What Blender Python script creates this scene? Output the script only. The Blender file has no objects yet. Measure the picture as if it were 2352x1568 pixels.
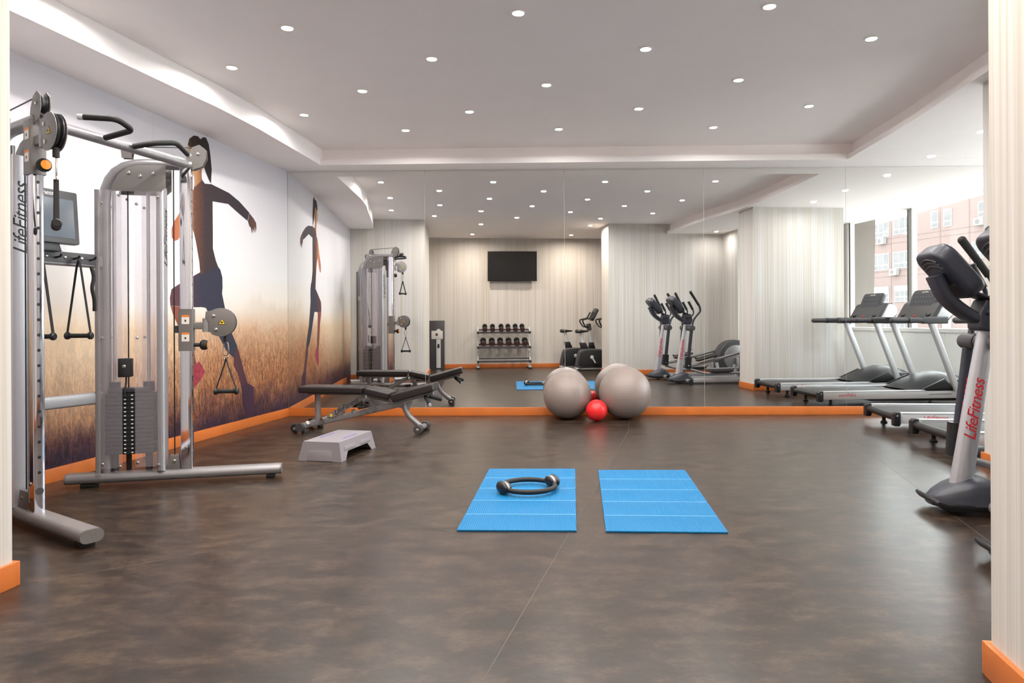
import bpy, bmesh, math, random
from math import sin, cos, pi, radians as R
from mathutils import Vector as V, Matrix as MX
random.seed(7)
sc = bpy.context.scene
COL = sc.collection

# ------------------------------------------------------------------ camera
f_px, W_px, H_px = 1568.0, 2352.0, 1568.0
cd = bpy.data.cameras.new('camera'); cam = bpy.data.objects.new('camera', cd); COL.objects.link(cam)
cd.sensor_fit = 'HORIZONTAL'; cd.sensor_width = 36.0; cd.lens = 36.0 * f_px / W_px
cd.shift_x = (W_px / 2 - 1217.0) / W_px; cd.shift_y = (737.0 - H_px / 2) / W_px
cd.clip_start = 0.05; cd.clip_end = 400
yaw, roll = math.atan(24 / f_px), -0.005
cam.matrix_world = MX.Translation((0, 0, 1.1)) @ MX.Rotation(yaw, 4, 'Z') @ MX.Rotation(R(90), 4, 'X') @ MX.Rotation(roll, 4, 'Z')
sc.camera = cam

# ------------------------------------------------------------------ sky, exposure
w = bpy.data.worlds.new('world'); sc.world = w; w.use_nodes = True
bg = w.node_tree.nodes['Background']; bg.inputs[0].default_value = (0.90, 0.95, 1.0, 1); bg.inputs[1].default_value = 6.2
vs = sc.view_settings; vs.view_transform = 'Standard'; vs.look = 'None'; vs.gamma = 1; vs.use_curve_mapping = False
vs.exposure = 1.2
cy = sc.cycles
cy.max_bounces = 14; cy.diffuse_bounces = 10; cy.glossy_bounces = 6; cy.transparent_max_bounces = 12
cy.blur_glossy = 1.0; cy.sample_clamp_indirect = 12.0; cy.use_adaptive_sampling = True; cy.adaptive_threshold = 0.02
LAMP = 0.80      # overall lamp level

# ------------------------------------------------------------------ materials
def lin(c):
    return tuple(((x / 255) / 12.92 if x / 255 <= 0.04045 else ((x / 255 + 0.055) / 1.055) ** 2.4) for x in c) + (1,)
MATS = {}
def mat(name, rgb, rough=0.5, metal=0.0, spec=0.5, noise=0.0, nscale=40.0, bump=0.0, coat=0.0, emit=None, es=1.0):
    m = bpy.data.materials.new(name); m.use_nodes = True; nt = m.node_tree; b = nt.nodes['Principled BSDF']
    b.inputs['Base Color'].default_value = lin(rgb); b.inputs['Roughness'].default_value = rough
    b.inputs['Metallic'].default_value = metal; b.inputs['Specular IOR Level'].default_value = spec
    b.inputs['Coat Weight'].default_value = coat
    if noise or bump:
        tc = nt.nodes.new('ShaderNodeTexCoord'); n = nt.nodes.new('ShaderNodeTexNoise'); n.inputs['Scale'].default_value = nscale
        n.inputs['Detail'].default_value = 3; nt.links.new(tc.outputs['Object'], n.inputs['Vector'])
        if noise:
            mx = nt.nodes.new('ShaderNodeMix'); mx.data_type = 'RGBA'
            mx.inputs[6].default_value = lin([min(255, c * (1 + noise)) for c in rgb]); mx.inputs[7].default_value = lin([c * (1 - noise) for c in rgb])
            nt.links.new(n.outputs['Fac'], mx.inputs[0]); nt.links.new(mx.outputs[2], b.inputs['Base Color'])
        if bump:
            bp = nt.nodes.new('ShaderNodeBump'); bp.inputs['Strength'].default_value = bump; bp.inputs['Distance'].default_value = 0.002
            nt.links.new(n.outputs['Fac'], bp.inputs['Height']); nt.links.new(bp.outputs[0], b.inputs['Normal'])
    if emit:
        b.inputs['Emission Color'].default_value = lin(emit); b.inputs['Emission Strength'].default_value = es
    MATS[name] = m; return m
def nodes(m): return m.node_tree.nodes, m.node_tree.links, m.node_tree.nodes['Principled BSDF']
def ramp(nt, stops, interp='LINEAR'):
    r = nt.new('ShaderNodeValToRGB'); r.color_ramp.interpolation = interp; e = r.color_ramp.elements
    while len(e) < len(stops): e.new(0.5)
    for k, (p, c) in enumerate(stops): e[k].position = p; e[k].color = lin(c)
    return r

mat('ceiling_paint', (250, 245, 244), 0.9, noise=0.01, nscale=3)
mat('white_paint', (235, 232, 230), 0.6, noise=0.01, nscale=5)
mat('sill_white', (240, 240, 240), 0.4, noise=0.01)
mat('parapet_white', (244, 248, 246), 0.25, noise=0.01)
mat('orange_wood', (196, 108, 48), 0.35, noise=0.08, nscale=6)
mat('steel_paint', (146, 144, 146), 0.34, 0.45, noise=0.03, nscale=60)
mat('silver_paint', (196, 196, 202), 0.3, 0.6, noise=0.02, nscale=60)
mat('silver_light', (205, 207, 210), 0.35, 0.35, noise=0.02, nscale=60)
mat('grey_plate', (118, 114, 112), 0.4, 0.3, noise=0.03)
mat('chrome', (225, 225, 235), 0.06, 1.0, noise=0.01)
mat('bolt_metal', (210, 210, 205), 0.2, 1.0, noise=0.02)
mat('black_plastic', (24, 24, 27), 0.38, noise=0.1)
mat('black_rubber', (22, 22, 22), 0.65, noise=0.15, bump=0.2, nscale=200)
mat('dark_plastic', (44, 46, 56), 0.4, noise=0.05)
mat('dark_grey', (62, 61, 64), 0.42, noise=0.05)
mat('weight_iron', (58, 58, 66), 0.5, 0.2, noise=0.05)
mat('vinyl', (36, 31, 31), 0.36, noise=0.08, nscale=90, bump=0.25)
mat('orange_plastic', (244, 150, 30), 0.4, noise=0.03)
mat('yellow_label', (238, 196, 40), 0.5, noise=0.02)
mat('orange_label', (226, 128, 50), 0.5, noise=0.02)
mat('paper_label', (225, 220, 214), 0.6, noise=0.02)
mat('label_print', (60, 50, 48), 0.6, noise=0.02)
mat('strap_web', (22, 20, 22), 0.8, noise=0.2, nscale=300, bump=0.3)
mat('red_print', (205, 30, 44), 0.4, noise=0.02)
mat('black_print', (24, 22, 26), 0.5, noise=0.02)
mat('white_print', (235, 235, 235), 0.5, noise=0.01)
mat('faint_print', (92, 94, 102), 0.5, noise=0.01)
mat('screen_glass', (86, 96, 106), 0.15, noise=0.02, nscale=4)
mat('tv_glass', (24, 24, 25), 0.2, noise=0.02)
mat('step_grey', (128, 122, 127), 0.55, noise=0.04, nscale=120, bump=0.3)
mat('step_print', (84, 78, 150), 0.6, noise=0.02)
mat('belt_black', (58, 56, 56), 0.6, noise=0.06, nscale=120)
mat('crease', (90, 150, 190), 0.35, noise=0.1, nscale=90)
mat('red_ball', (225, 40, 42), 0.3, noise=0.02)
mat('red_cap', (88, 30, 34), 0.4, noise=0.05)
mat('seam_filler', (78, 69, 62), 0.5, noise=0.05)
mat('shoe_red', (116, 34, 48), 0.8, noise=0.5, nscale=22)
mat('facade', (92, 77, 73), 0.9, noise=0.03, nscale=0.6)
mat('facade_joint', (82, 67, 63), 0.9, noise=0.02)
mat('window_white', (118, 117, 116), 0.5, noise=0.01)
mat('far_pane', (58, 55, 55), 0.3, noise=0.35, nscale=1.5)
mat('shutter', (118, 115, 112), 0.7, noise=0.02)
mat('ac_white', (118, 116, 114), 0.6, noise=0.02)
mat('ac_dark', (60, 58, 56), 0.6, noise=0.1)
mat('concrete', (96, 88, 82), 0.85, noise=0.06, nscale=4)
mat('street', (172, 168, 162), 0.9, noise=0.08, nscale=1)
mat('dispenser_panel', (200, 200, 198), 0.4, noise=0.02)
mat('mullion_grey', (160, 156, 156), 0.5, noise=0.02)
mat('mullion_dark', (64, 58, 58), 0.5, noise=0.02)
mat('lamp_trim', (235, 232, 228), 0.4, noise=0.01)
mat('lamp_cool', (255, 255, 255), emit=(255, 250, 244), es=14)
mat('lamp_warm', (255, 255, 255), emit=(255, 226, 185), es=14)

# mirror
m = mat('mirror', (236, 236, 234), 0.0, 1.0)
# window glass (clear architectural pane)
m = bpy.data.materials.new('pane_glass'); m.use_nodes = True; nt = m.node_tree; nt.nodes.clear()
o = nt.nodes.new('ShaderNodeOutputMaterial'); mx = nt.nodes.new('ShaderNodeMixShader'); tr = nt.nodes.new('ShaderNodeBsdfTransparent'); gl = nt.nodes.new('ShaderNodeBsdfGlossy')
gl.inputs['Roughness'].default_value = 0.0
tr.inputs[0].default_value = (0.97, 0.99, 0.98, 1)
mx.inputs[0].default_value = 0.05; nt.links.new(tr.outputs[0], mx.inputs[1]); nt.links.new(gl.outputs[0], mx.inputs[2]); nt.links.new(mx.outputs[0], o.inputs[0]); MATS['pane_glass'] = m
# smoked polycarbonate shroud
m = bpy.data.materials.new('smoked_shield'); m.use_nodes = True; nt = m.node_tree; b = nt.nodes['Principled BSDF']; o = nt.nodes['Material Output']
b.inputs['Base Color'].default_value = lin((205, 200, 204)); b.inputs['Roughness'].default_value = 0.25
tr = nt.nodes.new('ShaderNodeBsdfTransparent'); tr.inputs[0].default_value = (0.965, 0.955, 0.965, 1); mx = nt.nodes.new('ShaderNodeMixShader'); mx.inputs[0].default_value = 0.13
nt.links.new(tr.outputs[0], mx.inputs[1]); nt.links.new(b.outputs[0], mx.inputs[2]); nt.links.new(mx.outputs[0], o.inputs[0]); MATS['smoked_shield'] = m

# striped wallpaper: UV = (metres along wall, height)
def wallpaper(name, cA, cB, cC):
    m = mat(name, cA, 0.75); n, l, b = nodes(m)
    uv = n.new('ShaderNodeUVMap'); mp = n.new('ShaderNodeMapping'); mp.inputs['Scale'].default_value = (70, 0.35, 1)
    mp2 = n.new('ShaderNodeMapping'); mp2.inputs['Scale'].default_value = (9, 0.12, 1)
    n1 = n.new('ShaderNodeTexNoise'); n1.inputs['Scale'].default_value = 1; n1.inputs['Detail'].default_value = 2
    n2 = n.new('ShaderNodeTexNoise'); n2.inputs['Scale'].default_value = 1; n2.inputs['Detail'].default_value = 1
    l.new(uv.outputs[0], mp.inputs[0]); l.new(uv.outputs[0], mp2.inputs[0]); l.new(mp.outputs[0], n1.inputs['Vector']); l.new(mp2.outputs[0], n2.inputs['Vector'])
    r = ramp(n, [(0.32, cB), (0.5, cA), (0.68, cC)]); l.new(n1.outputs['Fac'], r.inputs[0])
    r2 = ramp(n, [(0.35, (255, 255, 255)), (0.65, (246, 242, 236))]); l.new(n2.outputs['Fac'], r2.inputs[0])
    mx = n.new('ShaderNodeMix'); mx.data_type = 'RGBA'; mx.blend_type = 'MULTIPLY'; mx.inputs[0].default_value = 1
    l.new(r.outputs[0], mx.inputs[6]); l.new(r2.outputs[0], mx.inputs[7]); l.new(mx.outputs[2], b.inputs['Base Color'])
    bp = n.new('ShaderNodeBump'); bp.inputs['Strength'].default_value = 0.15; bp.inputs['Distance'].default_value = 0.002
    l.new(n1.outputs['Fac'], bp.inputs['Height']); l.new(bp.outputs[0], b.inputs['Normal'])
wallpaper('striped_paper', (200, 198, 195), (188, 183, 175), (208, 207, 206))

# floor: brown-grey vinyl with cloudy mottling and a fine weave
m = mat('vinyl_floor', (104, 93, 86), 0.29, spec=0.42); n, l, b = nodes(m)
tc = n.new('ShaderNodeTexCoord')
def nz(scale, det, sx=1, sy=1, rough=0.5):
    mp = n.new('ShaderNodeMapping'); mp.inputs['Scale'].default_value = (sx, sy, 1); l.new(tc.outputs['Object'], mp.inputs[0])
    t = n.new('ShaderNodeTexNoise'); t.inputs['Scale'].default_value = scale; t.inputs['Detail'].default_value = det; t.inputs['Roughness'].default_value = rough
    l.new(mp.outputs[0], t.inputs['Vector']); return t
a1 = nz(4.6, 12, 1, 1.7, 0.8); a2 = nz(60, 2, 1, 7)
r1 = ramp(n, [(0.38, (33, 25, 20)), (0.5, (54, 43, 35)), (0.62, (84, 69, 56))]); l.new(a1.outputs['Fac'], r1.inputs[0])
r2 = ramp(n, [(0.3, (190, 190, 190)), (0.7, (255, 255, 255))]); l.new(a2.outputs['Fac'], r2.inputs[0])
mx = n.new('ShaderNodeMix'); mx.data_type = 'RGBA'; mx.blend_type = 'MULTIPLY'; mx.inputs[0].default_value = 1
l.new(r1.outputs[0], mx.inputs[6]); l.new(r2.outputs[0], mx.inputs[7]); l.new(mx.outputs[2], b.inputs['Base Color'])
bp = n.new('ShaderNodeBump'); bp.inputs['Strength'].default_value = 0.12; bp.inputs['Distance'].default_value = 0.002; l.new(a2.outputs['Fac'], bp.inputs['Height']); l.new(bp.outputs[0], b.inputs['Normal'])

# mural print: UV = (metres from mirror corner, height)
m = mat('mural_print', (200, 195, 195), 0.6, spec=0.3); n, l, b = nodes(m)
uv = n.new('ShaderNodeUVMap'); sx = n.new('ShaderNodeSeparateXYZ'); l.new(uv.outputs[0], sx.inputs[0])
def math_(op, a, c, clamp=False):
    t = n.new('ShaderNodeMath'); t.operation = op; t.use_clamp = clamp
    for k, q in enumerate((a, c)):
        if q is None: continue
        if isinstance(q, (int, float)): t.inputs[k].default_value = q
        else: l.new(q, t.inputs[k])
    return t.outputs[0]
def noise2(sxx, syy, det=4, rough=0.6, dist=0.0):
    mp = n.new('ShaderNodeMapping'); mp.inputs['Scale'].default_value = (sxx, syy, 1); l.new(uv.outputs[0], mp.inputs[0])
    t = n.new('ShaderNodeTexNoise'); t.inputs['Scale'].default_value = 1; t.inputs['Detail'].default_value = det; t.inputs['Roughness'].default_value = rough
    t.inputs['Distortion'].default_value = dist; l.new(mp.outputs[0], t.inputs['Vector']); return t.outputs['Fac']
S_, Z_ = sx.outputs[0], sx.outputs[1]
def mixc(fac, a, c, mode='MIX'):
    t = n.new('ShaderNodeMix'); t.data_type = 'RGBA'; t.blend_type = mode
    if isinstance(fac, (int, float)): t.inputs[0].default_value = fac
    else: l.new(fac, t.inputs[0])
    for k, q in ((6, a), (7, c)):
        if isinstance(q, tuple): t.inputs[k].default_value = lin(q)
        else: l.new(q, t.inputs[k])
    return t.outputs[2]
zn = math_('DIVIDE', Z_, 2.9)
sky = ramp(n, [(0.36, (214, 194, 170)), (0.45, (216, 207, 196)), (0.56, (214, 214, 214)), (1.0, (206, 203, 211))]); l.new(zn, sky.inputs[0])
# distant misty trees
tn = noise2(1.6, 0.9, 5, 0.6)
tt = math_('MULTIPLY_ADD', tn, 0.55); n_last = None
treeh = math_('ADD', math_('MULTIPLY', noise2(2.3, 0.0, 4, 0.6), 0.75), 0.98)
fade = math_('MULTIPLY', math_('SUBTRACT', treeh, Z_), 9.0, True)
sfade = math_('SUBTRACT', 1.0, math_('MULTIPLY', math_('SUBTRACT', S_, 0.2), 0.75, True), True)
treefac = math_('MULTIPLY', math_('MULTIPLY', fade, sfade), 0.38)
# grass
g1 = noise2(38, 8, 8, 0.8, 1.2); g2 = noise2(110, 26, 4, 0.75, 1.5); g3 = noise2(3, 3, 4, 0.6)
gr = ramp(n, [(0.08, (64, 46, 78)), (0.22, (118, 82, 82)), (0.36, (186, 136, 98)), (0.62, (206, 164, 126)), (0.86, (212, 182, 152)), (1.0, (214, 194, 170))])
gz = math_('ADD', math_('DIVIDE', Z_, 1.22), math_('MULTIPLY', math_('SUBTRACT', g3, 0.5), 0.5)); l.new(gz, gr.inputs[0])
st = ramp(n, [(0.40, (58, 40, 46)), (0.50, (186, 160, 144)), (0.60, (255, 250, 232))]); l.new(math_('ADD', math_('MULTIPLY', g1, 0.6), math_('MULTIPLY', g2, 0.4)), st.inputs[0])
stfac = math_('MULTIPLY', math_('SUBTRACT', 1.35, Z_), 1.5, True)
grass = mixc(stfac, gr.outputs[0], mixc(1.0, mixc(0.0, gr.outputs[0], gr.outputs[0]), st.outputs[0], 'MULTIPLY'))
# sun-bleached zone beyond s=2.2
bl = math_('MULTIPLY', math_('MULTIPLY', math_('SUBTRACT', S_, 1.5), 0.7, True), 0.42)
grass2 = mixc(math_('MULTIPLY', bl, math_('MULTIPLY', math_('SUBTRACT', Z_, 0.25), 1.6, True)), grass, (238, 224, 196))
skyc = mixc(treefac, sky.outputs[0], (176, 158, 140))
sun = math_('SUBTRACT', 1.0, math_('MULTIPLY', math_('ABSOLUTE', math_('SUBTRACT', S_, 2.3), None), 0.5, True), True)
skyc2 = mixc(math_('MULTIPLY', sun, 0.5), skyc, (218, 216, 221))
edge = math_('MULTIPLY', math_('SUBTRACT', math_('ADD', 1.16, math_('MULTIPLY', noise2(30, 0.0, 4, 0.7), 0.16)), Z_), 5.0, True)
l.new(mixc(edge, skyc2, grass2), b.inputs['Base Color'])

# printed runner: colours follow the print (warm back-lit side to dark side) along the mural's own UV
def print_mat(name, stops, s0, s1, nscale=30):
    m = mat(name, stops[0][1], 0.65, spec=0.3); n, l, b = nodes(m)
    uv = n.new('ShaderNodeUVMap'); sx = n.new('ShaderNodeSeparateXYZ'); l.new(uv.outputs[0], sx.inputs[0])
    mr = n.new('ShaderNodeMapRange'); mr.inputs[1].default_value = s0; mr.inputs[2].default_value = s1; l.new(sx.outputs[0], mr.inputs[0])
    t = n.new('ShaderNodeTexNoise'); t.inputs['Scale'].default_value = nscale; l.new(uv.outputs[0], t.inputs['Vector'])
    ad = n.new('ShaderNodeMath'); ad.operation = 'MULTIPLY_ADD'; ad.inputs[1].default_value = 0.08; l.new(t.outputs['Fac'], ad.inputs[0]); l.new(mr.outputs[0], ad.inputs[2])
    sb = n.new('ShaderNodeMath'); sb.operation = 'SUBTRACT'; sb.inputs[1].default_value = 0.04; l.new(ad.outputs[0], sb.inputs[0])
    r = ramp(n, stops); l.new(sb.outputs[0], r.inputs[0]); l.new(r.outputs[0], b.inputs['Base Color'])
print_mat('print_hair', [(0, (32, 25, 27)), (0.8, (49, 35, 30)), (1, (96, 64, 44))], 1.45, 1.85)
print_mat('print_skin', [(0, (96, 57, 41)), (0.45, (177, 128, 89)), (1, (196, 171, 136))], 1.6, 1.85)
print_mat('print_top', [(0, (46, 40, 48)), (0.62, (52, 40, 43)), (0.74, (96, 59, 44)), (0.86, (180, 121, 80)), (1, (164, 88, 60))], 0.8, 2.05)
print_mat('print_hand', [(0, (96, 67, 57)), (1, (70, 51, 49))], 0.68, 0.84)
print_mat('print_pants', [(0, (41, 44, 60)), (0.55, (43, 43, 59)), (0.8, (73, 49, 60)), (1, (88, 52, 57))], 1.1, 2.08)
print_mat('print_calf', [(0, (59, 33, 46)), (1, (83, 46, 49))], 0.85, 1.18)
print_mat('print_shin', [(0, (96, 56, 52)), (1, (136, 72, 56))], 1.7, 2.08)
print_mat('print_shoe_dark', [(0, (62, 33, 52)), (1, (49, 30, 48))], 0.74, 0.98)

# blue foam mat with fine ribs
m = mat('mat_blue', (30, 110, 170), 0.5, spec=0.2); n, l, b = nodes(m)
tc = n.new('ShaderNodeTexCoord'); wv = n.new('ShaderNodeTexWave'); wv.inputs['Scale'].default_value = 26; wv.bands_direction = 'X'; l.new(tc.outputs['Object'], wv.inputs['Vector'])
r = ramp(n, [(0.0, (4, 98, 148)), (1.0, (12, 110, 160))]); l.new(wv.outputs['Fac'], r.inputs[0]); l.new(r.outputs[0], b.inputs['Base Color'])
bp = n.new('ShaderNodeBump'); bp.inputs['Strength'].default_value = 0.5; bp.inputs['Distance'].default_value = 0.003; l.new(wv.outputs['Fac'], bp.inputs['Height']); l.new(bp.outputs[0], b.inputs['Normal'])
# exercise ball: grey rubber with fine rings
m = mat('ball_grey', (158, 143, 136), 0.3); n, l, b = nodes(m)
tc = n.new('ShaderNodeTexCoord'); wv = n.new('ShaderNodeTexWave'); wv.inputs['Scale'].default_value = 26; wv.bands_direction = 'Z'; l.new(tc.outputs['Object'], wv.inputs['Vector'])
r = ramp(n, [(0.0, (122, 109, 103)), (0.5, (144, 131, 125))]); l.new(wv.outputs['Fac'], r.inputs[0]); l.new(r.outputs[0], b.inputs['Base Color'])
bp = n.new('ShaderNodeBump'); bp.inputs['Strength'].default_value = 0.3; bp.inputs['Distance'].default_value = 0.003; l.new(wv.outputs['Fac'], bp.inputs['Height']); l.new(bp.outputs[0], b.inputs['Normal'])

# ------------------------------------------------------------------ mesh helpers
def basis(n_):
    n_ = V(n_).normalized(); a = V((0, 0, 1)) if abs(n_.z) < 0.9 else V((1, 0, 0))
    x = a.cross(n_).normalized(); return x, n_.cross(x), n_
class MB:
    def __init__(s): s.v = []; s.f = []
    def add(s, vs_, fs):
        k = len(s.v); s.v += [tuple(p) for p in vs_]; s.f += [tuple(i + k for i in q) for q in fs]; return s
    def box(s, c, d, rx=0, ry=0, rz=0):
        M = MX.Rotation(rz, 3, 'Z') @ MX.Rotation(ry, 3, 'Y') @ MX.Rotation(rx, 3, 'X'); c = V(c)
        vs_ = [c + M @ V((x * d[0] / 2, y * d[1] / 2, z * d[2] / 2)) for x in (-1, 1) for y in (-1, 1) for z in (-1, 1)]
        return s.add(vs_, [(0, 1, 3, 2), (4, 6, 7, 5), (0, 4, 5, 1), (2, 3, 7, 6), (0, 2, 6, 4), (1, 5, 7, 3)])
    def sweep(s, path, prof, up=(0, 0, 1), closed=False, caps=True, scales=None):
        P = [V(p) for p in path]; n_ = len(P); k = len(prof); vs_ = []; last = None
        for i in range(n_):
            a = P[(i - 1) % n_] if (i or closed) else P[i]; c = P[(i + 1) % n_] if (i < n_ - 1 or closed) else P[i]
            t = (c - a).normalized()
            if last is None:
                u = V(up); 
                if abs(u.dot(t)) > 0.95: u = V((1, 0, 0)) if abs(t.x) < 0.9 else V((0, 1, 0))
                y = (u - t * u.dot(t)).normalized()
            else: y = (last - t * last.dot(t)).normalized()
            last = y; x = y.cross(t)
            sc_ = 1.0
            if 0 < i < n_ - 1 or closed:
                d1 = (P[i] - a).normalized(); d2 = (c - P[i]).normalized(); dd = max(0.3, math.sqrt(max(0, (1 + d1.dot(d2)) / 2)))
            q = scales[i] if scales else 1.0
            vs_ += [P[i] + x * (px * q) + y * (py * q) for px, py in prof]
        fs = []
        for i in range(n_ if closed else n_ - 1):
            j = (i + 1) % n_
            fs += [(i * k + a, i * k + (a + 1) % k, j * k + (a + 1) % k, j * k + a) for a in range(k)]
        if caps and not closed: fs += [tuple(reversed(range(k))), tuple((n_ - 1) * k + a for a in range(k))]
        return s.add(vs_, fs)
    def tube(s, path, r, seg=12, closed=False, caps=True, fil=0.0, up=(0, 0, 1), scales=None):
        if fil: path = fillet(path, fil)
        return s.sweep(path, [(r * cos(2 * pi * a / seg), r * sin(2 * pi * a / seg)) for a in range(seg)], up, closed, caps, scales)
    def rtube(s, path, w_, h_, r=0.01, up=(0, 0, 1), fil=0.0):      # rounded-rectangle section: w sideways, h along up
        if fil: path = fillet(path, fil)
        pr = []
        for cx, cy_, a0 in ((1, 1, 0), (-1, 1, 90), (-1, -1, 180), (1, -1, 270)):
            for q in range(5):
                a = R(a0 + q * 22.5); pr.append((cx * (w_ / 2 - r) + r * cos(a), cy_ * (h_ / 2 - r) + r * sin(a)))
        return s.sweep(path, pr, up)
    def cyl(s, p0, p1, r, seg=20, r1=None):
        return s.tube([p0, p1], r, seg, scales=[1, (r1 / r if r1 is not None else 1)])
    def lathe(s, prof, o=(0, 0, 0), ax=(0, 0, 1), seg=28):
        x, y, z = basis(ax); o = V(o); k = len(prof); vs_ = []
        for i in range(seg):
            a = 2 * pi * i / seg; d = x * cos(a) + y * sin(a)
            vs_ += [o + d * r + z * h for r, h in prof]
        fs = [(i * k + j, ((i + 1) % seg) * k + j, ((i + 1) % seg) * k + j + 1, i * k + j + 1) for i in range(seg) for j in range(k - 1)]
        s.add(vs_, fs)
        return s
    def sphere(s, c, r, seg=32, rings=16, sc_=(1, 1, 1)):
        c = V(c); vs_ = [c + V((0, 0, r * sc_[2]))]
        for i in range(1, rings):
            t = pi * i / rings
            vs_ += [c + V((r * sin(t) * cos(2 * pi * j / seg) * sc_[0], r * sin(t) * sin(2 * pi * j / seg) * sc_[1], r * cos(t) * sc_[2])) for j in range(seg)]
        vs_.append(c - V((0, 0, r * sc_[2]))); e = len(vs_) - 1
        fs = [(0, 1 + j, 1 + (j + 1) % seg) for j in range(seg)]
        for i in range(rings - 2):
            a = 1 + i * seg; b_ = a + seg
            fs += [(a + j, b_ + j, b_ + (j + 1) % seg, a + (j + 1) % seg) for j in range(seg)]
        a = 1 + (rings - 2) * seg; fs += [(a + j, e, a + (j + 1) % seg) for j in range(seg)]
        return s.add(vs_, fs)
    def prism(s, poly, o, ex, ey, th):                              # poly in (ex,ey) plane, thickness th along ex x ey centred
        o, ex, ey = V(o), V(ex), V(ey); nn = ex.cross(ey).normalized(); k = len(poly)
        A = [o + ex * a + ey * b_ - nn * th / 2 for a, b_ in poly]; B = [p + nn * th for p in A]
        fs = [tuple(reversed(range(k))), tuple(range(k, 2 * k))] + [(i, (i + 1) % k, k + (i + 1) % k, k + i) for i in range(k)]
        return s.add(A + B, fs)
    def build(s, name, m, parent=None, bevel=0.0, ang=35, uv=None, seg=2, fix=False):
        me = bpy.data.meshes.new(name); me.from_pydata(s.v, [], s.f)
        if bevel or fix:
            bm = bmesh.new(); bm.from_mesh(me)
            if fix: bmesh.ops.recalc_face_normals(bm, faces=bm.faces)
            if bevel:
                es = [e for e in bm.edges if len(e.link_faces) == 2 and e.calc_face_angle(0) > R(30)]
                bmesh.ops.bevel(bm, geom=es, offset=bevel, segments=seg, profile=0.6, affect='EDGES', clamp_overlap=True)
            bm.to_mesh(me); bm.free()
        me.polygons.foreach_set('use_smooth', [True] * len(me.polygons)); me.set_sharp_from_angle(angle=R(ang))
        if uv:
            lay = me.uv_layers.new(name='UVMap'); d, o = V(uv[0]).normalized(), V(uv[1])
            for lp in me.loops:
                p = me.vertices[lp.vertex_index].co; lay.data[lp.index].uv = ((p - o).dot(d), p.z)
        me.materials.append(MATS[m]); ob = bpy.data.objects.new(name, me); COL.objects.link(ob)
        if parent: ob.parent = parent
        return ob
def fillet(path, r, k=6):
    P = [V(p) for p in path]; out = [P[0]]
    for i in range(1, len(P) - 1):
        a, b_, c = P[i - 1], P[i], P[i + 1]; d = min(r, (a - b_).length * 0.49, (c - b_).length * 0.49)
        p, q = b_ + (a - b_).normalized() * d, b_ + (c - b_).normalized() * d
        out += [p * (1 - t) ** 2 + b_ * 2 * t * (1 - t) + q * t * t for t in [j / k for j in range(k + 1)]]
    out.append(P[-1]); return out
def rrect(w_, h_, r, k=4):
    return [(cx * (w_ / 2 - r) + r * cos(R(a0 + q * 90 / k)), cz * (h_ / 2 - r) + r * sin(R(a0 + q * 90 / k))) for cx, cz, a0 in ((1, 1, 0), (-1, 1, 90), (-1, -1, 180), (1, -1, 270)) for q in range(k + 1)]
def tag(o, label=None, cat=None, group=None, kind=None):
    for k, v_ in (('label', label), ('category', cat), ('group', group), ('kind', kind)):
        if v_: o[k] = v_
    return o
def thing(name, label, cat, loc=(0, 0, 0), rz=0, group=None):
    o = bpy.data.objects.new(name, None); o.empty_display_size = 0.1; COL.objects.link(o); o.location = loc; o.rotation_euler = (0, 0, rz)
    return tag(o, label, cat, group)
def copy_tree(o, parent=None):
    c = o.copy(); COL.objects.link(c); c.parent = parent
    for ch in [x for x in o.children]: copy_tree(ch, c)
    return c
TXT = {}
def text_ob(name, s, size, m, parent, loc, ex, ey, shear=0.35, ext=0.0006, spacing=0.92, bold=0.0):
    """flat lettering: ex = reading direction, ey = letter up"""
    key = (s, shear, spacing, bold)
    if key not in TXT:
        c = bpy.data.curves.new('t', 'FONT'); c.body = s; c.size = 1; c.shear = shear; c.align_x = 'CENTER'; c.align_y = 'CENTER'; c.space_character = spacing
        c.offset = bold; c.resolution_u = 3
        t = bpy.data.objects.new('t', c); COL.objects.link(t); bpy.context.view_layer.update()
        me = bpy.data.meshes.new_from_object(t.evaluated_get(bpy.context.evaluated_depsgraph_get())); bpy.data.objects.remove(t); TXT[key] = me
    me = TXT[key].copy(); ex, ey = V(ex).normalized(), V(ey).normalized(); nn = ex.cross(ey); me.name = name
    me.materials.clear(); me.materials.append(MATS[m])
    M = MX((ex, ey, nn)).transposed().to_4x4(); M = MX.Translation(V(loc) + nn * ext) @ M @ MX.Scale(size, 4)
    me.transform(M); o = bpy.data.objects.new(name, me); COL.objects.link(o); o.parent = parent; return o
def bolt(p, ax, r=0.009, parent=None, name='bolt'):
    ax = V(ax).normalized(); mb = MB().lathe([(0, 0.006), (r * 0.7, 0.0055), (r, 0.003), (r, 0), (r, -0.002)], p, ax, 10)
    return mb.build(name, 'bolt_metal', parent)

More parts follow.
